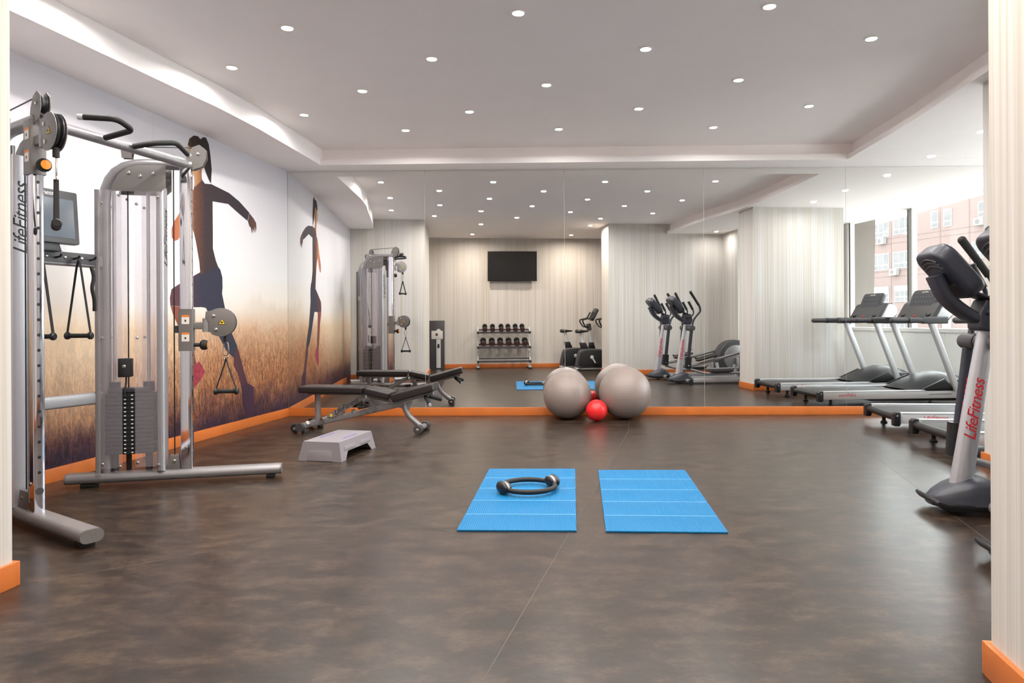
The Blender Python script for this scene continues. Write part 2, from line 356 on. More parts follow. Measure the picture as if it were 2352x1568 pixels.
# ================================================================== STRUCTURE
D = 7.98; ZL = 2.87; ZH = 3.06
def struct(o): o['kind'] = 'structure'; return o
def wall(name, p0, p1, z0, z1, side, m, th=0.12, parent=None):
    """slab whose inner face runs p0->p1; side = unit-ish 2D vector pointing to the outside"""
    p0, p1 = V((*p0, 0)), V((*p1, 0)); d = (p1 - p0).normalized(); nn = V((side[0], side[1], 0)).normalized() * th
    mb = MB(); q = [p0, p1, p1 + nn, p0 + nn]
    vs_ = [p + V((0, 0, z0)) for p in q] + [p + V((0, 0, z1)) for p in q]
    mb.add(vs_, [(0, 1, 5, 4), (1, 2, 6, 5), (2, 3, 7, 6), (3, 0, 4, 7), (4, 5, 6, 7), (3, 2, 1, 0)])
    o = mb.build(name, m, parent, uv=(d, p0), fix=True)
    return o if parent else struct(o)
def block(name, poly, z0, z1, m, parent=None, uvd=None):
    mb = MB(); k = len(poly); mb.add([(x, y, z0) for x, y in poly] + [(x, y, z1) for x, y in poly],
        [tuple(reversed(range(k))), tuple(range(k, 2 * k))] + [(i, (i + 1) % k, k + (i + 1) % k, k + i) for i in range(k)])
    o = mb.build(name, m, parent, fix=True)
    me = o.data; lay = me.uv_layers.new(name='UVMap')
    for pl in me.polygons:
        nn = pl.normal; d = V((-nn.y, nn.x, 0)) if abs(nn.z) < 0.5 else V((1, 0, 0))
        for li in pl.loop_indices:
            p = me.vertices[me.loops[li].vertex_index].co; lay.data[li].uv = (p.dot(d) + 11, p.z)
    return o if parent else struct(o)

LW0, LW1 = (-2.968, D), (-3.65, 2.75)                               # mural wall
LD = (V((*LW1, 0)) - V((*LW0, 0))).normalized(); LN = V((LD.y, -LD.x, 0))   # LN points outside (-x)
if LN.x > 0: LN = -LN
floor = struct(block('floor', [(-4.2, -0.9), (7.0, -0.9), (7.0, 8.2), (-4.2, 8.2)], -0.12, 0, 'vinyl_floor'))
for a, c in (((-0.29, 1.6), (0.86, 6.75)), ((2.20, 3.35), (3.15, 7.65)), ((-1.72, 4.7), (-0.98, 7.9)), ((-2.17, 2.86), (-0.25, 4.2)), ((0.86, 6.75), (1.02, 7.85))):
    a, c = V((*a, 0.0)), V((*c, 0.0)); MB().rtube([a, c], 0.003, 0.0012, 0.0004).build('floor_seam', 'seam_filler', floor)

wf = wall('wall_front', (-2.968, D), (6.45, D), 0, ZH + 0.1, (0, 1), 'white_paint')
xs = [-2.962, -1.346, 0.286, 1.907, 3.548, 5.19, 6.40]
for k in range(6):
    mb = MB().box(((xs[k] + xs[k + 1]) / 2, D - 0.003, (0.092 + 2.868) / 2), (xs[k + 1] - xs[k] - 0.003, 0.006, 2.868 - 0.092))
    mb.build('mirror_panel', 'mirror', wf)
wl = wall('wall_left', LW0, LW1, 0, ZL + 0.02, LN[:2], 'white_paint')
o_ = V((*LW0, 0))
for s0, s1 in ((0.0, 2.287), (2.289, 3.9), (3.902, 5.26)):
    a, c = o_ + LD * s0, o_ + LD * s1; q = [a, c, c - LN * 0.004, a - LN * 0.004]
    mb = MB(); mb.add([p + V((0, 0, 0.0)) for p in q] + [p + V((0, 0, ZL)) for p in q], [(0, 1, 5, 4), (1, 2, 6, 5), (2, 3, 7, 6), (3, 0, 4, 7), (4, 5, 6, 7), (3, 2, 1, 0)])
    mb.build('mural_panel', 'mural_print', wl, uv=(LD, o_), fix=True)
FIG = dict(
 legging=('print_pants', [(1.656,1.572),(1.376,1.646),(1.339,1.618),(1.306,1.545),(1.303,1.446),(1.313,1.385),(1.258,1.223),(1.193,1.056),(1.058,0.862),(1.117,0.74),(1.252,0.825),(1.398,1.004),(1.573,1.239),(1.64,1.246),(1.827,1.239),(2.034,1.25),(2.078,1.249),(2.085,1.317),(2.062,1.395),(1.972,1.439),(1.825,1.502)]),
 top=('print_top', [(1.623,2.446),(1.58,2.415),(1.476,2.43),(1.182,2.399),(1.005,2.346),(0.819,2.26),(0.852,2.168),(1.026,2.224),(1.202,2.286),(1.46,2.268),(1.458,1.963),(1.459,1.813),(1.411,1.699),(1.376,1.646),(1.654,1.543),(1.67,1.666),(1.718,1.848),(1.75,1.936),(1.821,2.028),(1.886,1.929),(1.971,1.839),(2.022,1.821),(2.056,1.848),(2.058,1.925),(2.028,1.988),(1.96,2.068),(1.897,2.182),(1.835,2.28),(1.747,2.328),(1.733,2.391)]),
 head=('print_skin', [(1.831,2.72),(1.769,2.684),(1.705,2.72),(1.627,2.719),(1.614,2.661),(1.629,2.494),(1.623,2.438),(1.734,2.351),(1.739,2.442),(1.783,2.521),(1.826,2.579),(1.844,2.646)]),
 hair=('print_hair', [(1.831,2.72),(1.807,2.781),(1.743,2.827),(1.678,2.836),(1.646,2.818),(1.602,2.848),(1.559,2.856),(1.516,2.805),(1.491,2.705),(1.471,2.57),(1.485,2.434),(1.519,2.464),(1.562,2.52),(1.589,2.564),(1.614,2.661),(1.627,2.719),(1.705,2.72),(1.769,2.684)]),
 hand=('print_hand', [(0.819,2.256),(0.734,2.209),(0.686,2.169),(0.68,2.123),(0.694,2.065),(0.715,2.127),(0.724,2.052),(0.749,2.104),(0.767,2.042),(0.791,2.108),(0.817,2.114),(0.845,2.165)]),
 calf=('print_calf', [(1.058,0.862),(1.0,0.743),(0.949,0.627),(0.939,0.604),(0.857,0.447),(0.981,0.411),(1.021,0.541),(1.119,0.662),(1.117,0.74)]),
 shin=('print_shin', [(2.078,1.249),(2.042,1.172),(1.975,1.073),(1.919,0.869),(1.841,0.658),(1.727,0.722),(1.758,0.847),(1.797,1.032),(1.818,1.239)]),
 raised_shoe=('shoe_red', [(1.841,0.669),(1.678,0.74),(1.594,0.64),(1.657,0.566),(1.825,0.457),(1.86,0.552)]),
 planted_shoe=('print_shoe_dark', [(0.981,0.436),(0.856,0.46),(0.75,0.413),(0.741,0.217),(0.768,0.12),(0.884,0.125),(0.956,0.266)]))
run = bpy.data.objects.new('printed_runner', None); COL.objects.link(run); run.parent = wl; run['label'] = 'printed figure of a woman running through the field'
for k_, (nm, (mt, pl)) in enumerate(FIG.items()):
    mb = MB(); dd = 0.0046 + 0.0002 * k_; pts = [o_ + LD * s + V((0, 0, z)) - LN * dd for s, z in pl]; mb.add(pts, [tuple(range(len(pts)))])
    ob = mb.build(nm, mt, run, uv=(LD, o_))
    # triangulate concave outline
    bm = bmesh.new(); bm.from_mesh(ob.data); bmesh.ops.triangulate(bm, faces=bm.faces); bm.to_mesh(ob.data); bm.free()

# partition beside the cable machine, partition on the right, back room
PL = [(-2.22, 2.83), (-3.66, 3.02), (-3.85, 1.3), (-2.35, 1.53)]
wp = block('wall_partition_left', PL, 0, ZH, 'striped_paper')
PR = [(1.385, 2.125), (1.30, 1.48), (3.5, 1.15), (5.7, 0.9), (5.62, 2.34), (3.86, 2.55), (3.76, 1.81)]
wr = block('wall_partition_right', PR, 0, ZH, 'striped_paper')
wpl = block('wall_pillar', [(3.345, 5.2), (3.28, 4.66), (4.74, 4.5), (4.82, 5.04)], 0, ZH, 'striped_paper')
BW0, BW1 = (-3.3, 0.02), (3.4, -0.60)
wb = wall('wall_back', BW0, BW1, 0, ZH + 0.1, (-0.1, -1), 'striped_paper')
wall('wall_side_left', (-3.2, -0.1), (-3.2, 1.5), 0, ZH + 0.1, (-1, 0), 'striped_paper')
wall('wall_side_right', (3.3, -0.7), (3.3, 1.3), 0, ZH + 0.1, (1, 0), 'striped_paper')
def skirt(name, p0, p1, nrm, parent=None, h=0.095, ext=0.0):
    p0, p1 = V((*p0, 0)), V((*p1, 0)); d = (p1 - p0).normalized(); p0 -= d * ext; p1 += d * ext; nn = V((nrm[0], nrm[1], 0)).normalized() * 0.02
    q = [p0, p1, p1 + nn, p0 + nn]; mb = MB(); mb.add([p + V((0, 0, 0.0)) for p in q] + [p + V((0, 0, h)) for p in q], [(0, 1, 5, 4), (1, 2, 6, 5), (2, 3, 7, 6), (3, 0, 4, 7), (4, 5, 6, 7), (3, 2, 1, 0)])
    return struct(mb.build(name, 'orange_wood', None, fix=True, bevel=0.0015))
skirt('baseboard_front', (-2.95, D), (6.3, D), (0, -1), h=0.093)
a, c = o_ + LD * 0.02, o_ + LD * 4.4; c2 = o_ + LD * 5.0
skirt('baseboard_left', a[:2], c[:2], (-LN)[:2]); skirt('baseboard_left', (o_ + LD * 3.405)[:2], c2[:2], (-LN)[:2]) if 0 else None
skirt('baseboard_partition_left', (-2.22, 2.83), (-3.64, 3.018), (0.13, 1), h=0.1, ext=0.018); skirt('baseboard_jamb_left', (-2.22, 2.83), (-2.35, 1.53), (1, -0.1), h=0.1)
skirt('baseboard_partition_right', (1.385, 2.125), (3.74, 1.812), (0.13, 1), h=0.1, ext=0.018); skirt('baseboard_jamb_right', (1.385, 2.125), (1.30, 1.48), (-1, 0.13), h=0.1)
skirt('baseboard_side', (3.76, 1.82), (3.86, 2.54), (-1, 0.1)); skirt('baseboard_side', (3.87, 2.55), (5.6, 2.345), (0.1, 1))
skirt('baseboard_pillar', (3.345, 5.2), (4.82, 5.04), (0.11, 1), ext=0.018); skirt('baseboard_pillar', (3.345, 5.2), (3.28, 4.66), (-1, 0.12))
skirt('baseboard_back', (-3.15, 0.006), (3.25, -0.586), (0.0925, 1))

# ceilings
ceil = struct(block('ceiling', [(-4.2, -1.0), (7.0, -1.0), (7.0, 8.2), (-4.2, 8.2)], ZH, ZH + 0.12, 'ceiling_paint'))
LE = [(-2.47, 7.66), (-2.50, 7.2), (-2.565, 6.22), (-2.65, 5.55), (-2.767, 4.98), (-2.95, 4.0), (-3.08, 3.4), (-3.177, 2.97)]
block('ceiling_soffit_left', LE + [(-3.75, 3.04), (-3.0, 8.05), (-2.47, 8.05)], ZL, ZH - 0.001, 'ceiling_paint')
REa = [(3.41, 7.62), (3.34, 6.2), (3.2, 4.85), (2.92, 3.8), (2.585, 1.93)]
block('ceiling_soffit_front', [(-2.47, 7.66), (3.4, 7.60), (6.5, 7.58), (6.5, 8.05), (-2.47, 8.05)], ZL, 2.935, 'ceiling_paint')
block('ceiling_soffit_front', [(-2.47, 7.73), (3.5, 7.67), (3.5, 8.05), (-2.47, 8.05)], 2.935, ZH - 0.001, 'ceiling_paint')
block('ceiling_soffit_right', REa + [(5.58, 1.6), (6.6, 7.578), (3.5, 7.598)], ZL + 0.0008, 2.925, 'ceiling_paint')
block('ceiling_soffit_right', [(x + 0.07, y) for x, y in REa] + [(5.58, 1.6), (6.6, 7.578), (3.5, 7.67)], 2.925, ZH - 0.001, 'ceiling_paint')

# window wall
def gx(y, off=0.0): return 5.697 + 0.1443 * (y - 3.219) + off
GN = V((-1, 0.1443, 0)).normalized()
yj = [2.35, 3.3, 4.05, 4.95, 5.85, 6.9, 8.0]
wp_ = struct(block('wall_right', [(gx(2.3, -0.14), 2.3), (gx(8.05, -0.14), 8.05), (gx(8.05, 0.1), 8.05), (gx(2.3, 0.1), 2.3)], 0, 0.90, 'parapet_white'))
for a, c in zip(yj[:-1], yj[1:]):
    block('parapet_panel', [(gx(a, -0.155), a + 0.004), (gx(c, -0.155), c - 0.004), (gx(c, -0.139), c - 0.004), (gx(a, -0.139), a + 0.004)], 0.02, 0.905, 'parapet_white', wp_)
block('window_ledge', [(gx(2.3, -0.18), 2.3), (gx(8.0, -0.18), 8.0), (gx(8.0, 0.1), 8.0), (gx(2.3, 0.1), 2.3)], 0.905, 0.958, 'sill_white', wp_)
win = bpy.data.objects.new('window_1', None); COL.objects.link(win); struct(win)
yw = [3.2, 3.32, 4.96, 6.55, 7.96]
block('wall_return', [(gx(2.3, -0.03), 2.3), (gx(3.215, -0.03), 3.215), (gx(3.215, 0.06), 3.215), (gx(2.3, 0.06), 2.3)], 0.958, ZL, 'striped_paper')
for a, c in zip(yw[:-1], yw[1:]):
    block('pane', [(gx(a, 0.01), a), (gx(c, 0.01), c), (gx(c, 0.016), c), (gx(a, 0.016), a)], 0.96, ZL, 'pane_glass', win)
for y in yw[1:-1]:
    wd_ = 0.05 if y < 3.5 else 0.13; dp_ = 0.02 if y < 3.5 else 0.05
    block('mullion', [(gx(y, -0.02), y + 0.035), (gx(y, -0.02), y - 0.0), (gx(y, 0.05), y - 0.0), (gx(y, 0.05), y + 0.035)], 0.96, ZL, 'sill_white', win)  # white strip: the grey mullion's highlight, put in as colour
    block('mullion', [(gx(y, -0.0), y - 0.002), (gx(y, -0.0), y - wd_), (gx(y, dp_), y - wd_), (gx(y, dp_), y - 0.002)], 0.96, ZL, 'mullion_grey', win)
    block('mullion', [(gx(y, -0.005), y - wd_ - 0.002), (gx(y, -0.005), y - wd_ - 0.025), (gx(y, dp_), y - wd_ - 0.025), (gx(y, dp_), y - wd_ - 0.002)], 0.96, ZL, 'mullion_dark', win)
block('window_head', [(gx(2.3, 0.0), 2.3), (gx(8.05, 0.0), 8.05), (gx(8.05, 0.12), 8.05), (gx(2.3, 0.12), 2.3)], ZL, ZH, 'ceiling_paint', win)

# outside: own building column, street, facade opposite
mb = MB(); mb.add([(5.84, 3.12, -1), (6.18, 3.08, -1), (6.2, 2.6, -1), (5.78, 2.6, -1), (5.84, 3.12, 5), (6.34, 3.06, 5), (6.36, 2.6, 5), (5.78, 2.6, 5)],
   [(3, 2, 1, 0), (4, 5, 6, 7), (0, 1, 5, 4), (1, 2, 6, 5), (2, 3, 7, 6), (3, 0, 4, 7)])
tag(mb.build('exterior_column', 'concrete', fix=True), 'slanted grey-beige concrete column outside the window by the far treadmill', 'column')
tag(block('street', [(8, -80), (70, -80), (70, 40), (8, 40)], -4.2, -4.0, 'street'), kind='structure')
FE = V((0.3, 0.954, 0)).normalized(); FN = V((FE.y, -FE.x, 0)); FQ = V((32, -41, 0))
bld = thing('apartment_building', 'pale pink apartment building across the street seen through the window', 'building', FQ, math.atan2(FE.y, FE.x))
# local frame: x along facade, -y outward (away), facade front faces +y side (towards us)
MB().box((0, -5, 4.5), (60, 10, 17)).build('facade_wall', 'facade', bld)
def fbox(nm, x0, z0, x1, z1, y0, y1, m, par=bld): return MB().box(((x0 + x1) / 2, (y0 + y1) / 2, (z0 + z1) / 2), (x1 - x0, y1 - y0, z1 - z0)).build(nm, m, par)
for x in (-9.5, -3.72, 1.29, 3.9, 9.0): fbox('facade_joint', x - 0.05, -4, x + 0.05, 13, 0.0, 0.012, 'facade_joint')
for z in (1.9, 4.85, 5.3, 7.75, 8.2, 10.6, -1.0): fbox('facade_joint', -30, z - 0.03, 30, z + 0.03, 0.0, 0.012, 'facade_joint')
def fwin(x0, z0, x1, z1, np_, shut=0.0, low=0.3):
    fr = fbox('window_frame', x0, z0, x1, z1, 0.0, 0.05, 'window_white'); g = 0.07; wv_ = (x1 - x0 - g) / np_; zt = z1 - g - shut * (z1 - z0)
    zm = z0 + low * (z1 - z0)
    for k in range(np_):
        a = x0 + g + k * wv_
        if zt - zm > 0.2: fbox('pane', a, zm + g, a + wv_ - g, zt, 0.03, 0.056, 'far_pane', fr)
        fbox('pane', a, z0 + g, a + wv_ - g, zm - 0.02, 0.03, 0.056, 'far_pane', fr)
    if shut: fbox('shutter', x0 + 0.03, zt + 0.03, x1 - 0.03, z1, 0.05, 0.1, 'shutter', fr)
for a in [(-5.71, 8.4, -3.95, 9.9, 3), (-3.44, 8.43, -1.56, 9.9, 3), (-5.84, 5.45, -3.95, 6.95, 3), (-3.51, 5.5, -1.63, 6.95, 3), (-8.4, 5.45, -6.4, 6.95, 3), (-8.4, 8.4, -6.4, 9.9, 3),
          (0.42, 8.52, 1.13, 9.9, 1), (1.62, 8.48, 2.38, 9.9, 1), (4.65, 8.8, 5.38, 10.0, 1), (4.15, 5.68, 5.5, 7.0, 2), (1.61, 5.68, 2.3, 7.0, 1), (0.35, 5.68, 1.05, 7.0, 1)]: fwin(*a)
for a in [(-5.75, 2.58, -3.95, 4.0, 3, 0.42), (-3.37, 2.6, -1.65, 4.0, 3, 0.3), (0.29, 2.74, 1.05, 4.1, 2, 0.4), (3.34, 2.79, 4.83, 4.15, 2, 0.2), (1.6, 2.74, 2.3, 4.1, 2, 0.3), (-5.42, -0.4, -3.92, 0.85, 3), (0.55, -0.4, 1.0, 0.75, 1), (-3.3, -0.4, -1.8, 0.85, 3)]: fwin(*a)
fr = fbox('window_frame', 1.48, -0.9, 2.29, 1.24, 0, 0.05, 'window_white')
for x, z in ((-4.6, 8.05), (-3.2, 5.2), (4.95, 8.45), (-7.2, 5.1)):
    ac = fbox('air_conditioner', x - 0.38, z - 0.27, x + 0.38, z + 0.27, 0.05, 0.4, 'ac_white')
    MB().lathe([(0, 0.01), (0.2, 0.01), (0.2, 0)], (x - 0.08, 0.4, z), (0, 1, 0), 20).build('fan_grille', 'ac_dark', ac)

# daylight portal: guides sky sampling through the window opening
def area(name, loc, rot, sx_, sy_, power, col=(1, 1, 1), spread=180, portal=False, shape='RECTANGLE'):
    ld = bpy.data.lights.new(name, 'AREA'); ld.shape = shape; ld.size = sx_; ld.size_y = sy_; ld.energy = power; ld.color = col; ld.spread = R(spread)
    if portal: ld.cycles.is_portal = True
    o = bpy.data.objects.new(name, ld); COL.objects.link(o); o.location = loc; o.rotation_euler = rot; return o
pa = math.atan2(1, 0.1443)
area('window_portal', (gx(5.2, 0.06), 5.2, 1.92), (R(90), 0, pa - R(0)), 5.7, 1.9, 1, portal=True)

# ------------------------------------------------------------------ downlights
lamp_cool = [(0.197, 6.978, 3), (-1.373, 6.974, 3), (1.767, 6.967, 3)]
ROWS = [('the row nearest the mirror', [(-1.37, 6.97), (0.197, 6.978), (1.767, 6.967)]),
        ('the second row from the mirror', [(-2.223, 6.42), (-0.652, 6.37), (0.92, 6.33), (2.474, 6.3)]),
        ('the third row from the mirror', [(-1.5, 5.77), (0.06, 5.67), (1.628, 5.6)]),
        ('the fourth row from the mirror', [(-2.36, 5.21), (-0.80, 5.08), (0.77, 4.94), (2.32, 4.8)]),
        ('the fifth row from the mirror', [(-1.675, 4.52), (-0.13, 4.34), (1.443, 4.291)]),
        ('the sixth row from the mirror', [(-2.602, 4.021), (-1.041, 3.854), (0.55, 3.683), (2.06, 3.464)]),
        ('the row nearest the doorway', [(-1.949, 3.346), (-0.435, 3.06), (1.16, 2.873)])]
ORD = ['first', 'second', 'third', 'fourth']
def make_light(label, group, loc, warm):
    t = thing('ceiling_downlight', label, 'downlight', loc, 0, group)
    MB().lathe([(0.036, 0.0), (0.038, -0.006), (0.046, -0.006), (0.048, -0.001), (0.048, 0.0)], seg=24).build('trim_ring', 'lamp_trim', t)
    MB().lathe([(0.0, -0.004), (0.036, -0.004), (0.037, 0.0)], seg=20).build('lamp_lens', 'lamp_warm' if warm else 'lamp_cool', t)
    ld = bpy.data.lights.new('downlight_lamp', 'AREA'); ld.shape = 'DISK'; ld.size = 0.07; ld.spread = R(170)
    ld.energy = (18 if warm else (4 if loc[2] < 3 else 7.2)) * LAMP; ld.color = (1, 0.87, 0.75) if warm else (1, 0.955, 0.92)
    lo = bpy.data.objects.new('downlight_lamp', ld); COL.objects.link(lo); lo.parent = t; lo.location = (0, 0, -0.012)
    return t
for rn, pts in ROWS:
    for k, (x, y) in enumerate(pts):
        make_light('small round downlight, %s from the mural wall in %s' % (ORD[k], rn), 'cool downlights in the recessed ceiling', (x, y, ZH), False)
for (x, y), lb in (((4.265, 7.5), 'nearest the mirror'), ((4.185, 6.53), 'second from the mirror'), ((4.107, 5.645), 'third from the mirror'), ((3.516, 2.29), 'beyond the pillar, above the ellipticals')):
    make_light('small downlight in the low ceiling over the treadmill side, %s' % lb, 'downlights in the low ceiling', (x, y, ZL), False)
for (x, y), lb in (((-1.182, 2.229), 'in the doorway, on the cable machine side'), ((1.037, 1.929), 'in the doorway, beside the right jamb'), ((-1.514, 0.665), 'above the dumbbell rack'), ((0.714, 0.388), 'above the exercise bikes')):
    make_light('warm downlight %s' % lb, 'warm downlights of the back area', (x, y, ZH), True)

# ================================================================== OBJECTS
# ------------------------------------------------------------------ treadmills (x forward, y left)
def make_treadmill(label, loc, rz):
    t = thing('treadmill', label, 'treadmill', loc, rz, 'treadmills facing the window')
    for s in (-1, 1):
        y = 0.355 * s
        fr = MB().prism([(0.01, 0.098), (2.02, 0.098), (2.02, 0.190), (0.01, 0.193)], (0, y, 0), (1, 0, 0), (0, 0, 1), 0.06).build('side_rail', 'silver_light', t, bevel=0.006)
        text_ob('lettering', 'LifeFitness', 0.06, 'red_print', fr, (0.33, y + s * 0.0302, 0.153), (-s, 0, 0), (0, 0, 1))
        MB().box((1.55, y + s * 0.0303, 0.15), (0.30, 0.001, 0.006)).build('printed_line', 'label_print', fr)
        MB().rtube([(0.03, y, 0.196), (1.35, y, 0.196)], 0.07, 0.012, 0.004).build('foot_rail', 'silver_light', t)
        ec = MB().prism([(-0.045, 0.07), (0.005, 0.07), (0.015, 0.09), (0.015, 0.205), (-0.02, 0.205), (-0.045, 0.185)], (0, y, 0), (1, 0, 0), (0, 0, 1), 0.085).build('end_cap', 'black_plastic', t, bevel=0.01)
        bolt((-0.02, y + s * 0.043, 0.17), (0, s, 0), 0.008, ec)
        mb = MB().cyl((0.14, y * 0.92, 0.03), (0.14, y * 0.92, 0.1), 0.018).lathe([(0, 0), (0.032, 0), (0.034, 0.012), (0.02, 0.03), (0, 0.03)], (0.14, y * 0.92, 0.0)); mb.build('levelling_foot', 'black_rubber', t)
        mb = MB().cyl((1.9, y * 0.92, 0.03), (1.9, y * 0.92, 0.1), 0.018).lathe([(0, 0), (0.032, 0), (0.034, 0.012), (0.02, 0.03), (0, 0.03)], (1.9, y * 0.92, 0.0)); mb.build('levelling_foot', 'black_rubber', t)
        MB().rtube([(1.76, 0.395 * s, 0.2), (1.42, 0.40 * s, 1.06)], 0.055, 0.085, 0.025, up=(1, 0, 0.3)).build('upright', 'silver_light', t)
        # handrail with two grips
        hb = MB().rtube([(1.30, 0.405 * s, 1.085), (1.62, 0.405 * s, 1.085)], 0.066, 0.088, 0.014).build('handrail', 'dark_grey', t)
        MB().tube([(0.905, 0.405 * s, 1.085), (1.12, 0.405 * s, 1.085)], 0.034, 16).sphere((0.905, 0.405 * s, 1.085), 0.034, 16, 8).build('grip', 'dark_grey', hb)
        MB().rtube([(1.125, 0.405 * s, 1.085), (1.31, 0.405 * s, 1.085)], 0.068, 0.074, 0.022).build('sensor_grip', 'dark_grey', hb)
        MB().lathe([(0.035, 0), (0.040, 0.004), (0.040, 0.02), (0.035, 0.024)], (1.103, 0.405 * s, 1.085), (1, 0, 0)).build('grip_collar', 'black_plastic', hb)
    # running belt over deck and rollers
    mb = MB(); prof = [(0.0, 0.135), (-0.02, 0.155), (0.0, 0.178), (0.04, 0.184), (1.5, 0.184), (1.5, 0.165), (0.04, 0.125)]
    mb.prism(prof, (0, 0, 0), (1, 0, 0), (0, 0, 1), 0.58); mb.build('running_belt', 'belt_black', t, bevel=0.003)
    MB().cyl((-0.005, -0.33, 0.15), (-0.005, 0.33, 0.15), 0.036).build('rear_roller', 'black_plastic', t)
    MB().prism([(0.7, 0.06), (1.95, 0.05), (2.0, 0.1), (0.6, 0.1)], (0, 0, 0), (1, 0, 0), (0, 0, 1), 0.5).build('belly_pan', 'black_plastic', t)
    # motor hood: arched cover with side wings
    N = 14; vs_ = []; rows = []
    prof = [(1.20, 0.205), (1.24, 0.225), (1.36, 0.29), (1.52, 0.37), (1.68, 0.415), (1.84, 0.41), (1.98, 0.36), (2.10, 0.28), (2.15, 0.19), (2.14, 0.1)]
    mb = MB()
    for i, (x, z) in enumerate(prof):
        for j in range(N + 1):
            q = j / N * 2 - 1; wv_ = 0.37; drop = (abs(q) ** 3.2) * (z - 0.16) * 0.62; fx = -0.05 * (1 - q * q) if i < 3 else 0
            mb.v.append((x + 0.06 * (abs(q) ** 2) * (1 if i < 4 else 0) * 1.0 + fx, q * wv_, z - drop))
    for i in range(len(prof) - 1):
        for j in range(N): mb.f.append((i * (N + 1) + j, i * (N + 1) + j + 1, (i + 1) * (N + 1) + j + 1, (i + 1) * (N + 1) + j))
    k = len(mb.v); mb.add([(1.26, -0.37, 0.2), (2.14, -0.37, 0.1), (1.26, 0.37, 0.2), (2.14, 0.37, 0.1)], [])
    for j0, a_, b_ in ((0, 0, 1), (N, 2, 3)): mb.f.append(tuple([i * (N + 1) + j0 for i in range(len(prof))] + [k + b_, k + a_]))
    hood = mb.build('motor_hood', 'black_plastic', t, ang=50, fix=True)
    MB().prism([(1.74, 0.205), (1.80, 0.33), (1.98, 0.33), (2.1, 0.26), (2.12, 0.205)], (0, 0, 0), (1, 0, 0), (0, 0, 1), 0.775).build('side_vent', 'dark_grey', hood, bevel=0.008)
    for s in (-1, 1): MB().prism([(1.30, 0.212), (1.60, 0.345), (1.72, 0.22)], (0, 0.385 * s, 0), (1, 0, 0), (0, 0, 1), 0.03).build('foot_guard', 'black_plastic', hood, bevel=0.004)
    # console
    cs = MB().prism([(1.42, 1.055), (1.66, 1.055), (1.76, 1.17), (1.765, 1.27), (1.70, 1.33), (1.60, 1.335), (1.56, 1.30), (1.46, 1.13)], (0, 0, 0), (1, 0, 0), (0, 0, 1), 0.76).build('console', 'dark_grey', t, bevel=0.03, seg=4)
    MB().prism([(1.475, 1.075), (1.63, 1.075), (1.74, 1.175), (1.745, 1.26), (1.69, 1.315), (1.615, 1.32)], (0, 0, 0), (1, 0, 0), (0, 0, 1), 0.80).build('console_shell', 'silver_light', cs, bevel=0.02)
    ex, ez = V((0.42, 0, 1)).normalized(), None
    dsp = MB().prism([(p[0], p[1]) for p in rrect(0.52, 0.30, 0.05, 5)], (1.60, 0, 1.34), (0, 1, 0), ex, 0.045).build('display', 'dark_grey', cs, bevel=0.006)
    nn = V((-1, 0, 0.42)).normalized(); cpt = V((1.60, 0, 1.34)) + nn * 0.0235
    MB().prism(rrect(0.44, 0.20, 0.03, 4), cpt + ex * -0.01, (0, 1, 0), ex, 0.003).build('display_window', 'screen_glass' if 0 else 'dark_plastic', dsp)
    text_ob('lettering', 'LifeFitness', 0.035, 'white_print', dsp, cpt + ex * 0.118 + nn * 0.003, (0, -1, 0), ex)
    for k_ in range(14):
        yy = -0.17 + (k_ % 7) * 0.057; zz = 0.05 - (k_ // 7) * 0.07
        MB().prism(rrect(0.026, 0.018, 0.006, 2), cpt + V((0, yy, 0)) + ex * zz + nn * 0.002, (0, 1, 0), ex, 0.004).build('key_button', 'faint_print', dsp)
    for s in (-1, 1): MB().lathe([(0, 0), (0.045, 0), (0.05, 0.006), (0.05, 0.02), (0.042, 0.02), (0.04, 0.004), (0, 0.004)], V((1.50, 0.26 * s, 1.16)), (-0.8, 0, 1)).build('cup_holder', 'black_plastic', cs)
    MB().rtube([(1.46, -0.3, 1.09), (1.40, -0.26, 1.10), (1.40, 0.26, 1.10), (1.46, 0.3, 1.09)], 0.03, 0.03, 0.01, fil=0.05).build('front_grip', 'black_rubber', cs)
    MB().sphere((1.47, 0, 1.135), 0.02, 12, 8).build('stop_button', 'red_print', cs)
    return t
rzT = math.atan2(-0.09, 1)
make_treadmill('treadmill nearest the mirror wall, its rear roller far from the window', (3.475, 6.995, 0), rzT)
make_treadmill('treadmill second from the mirror, standing behind the silver elliptical mast', (3.345, 5.85, 0), rzT)

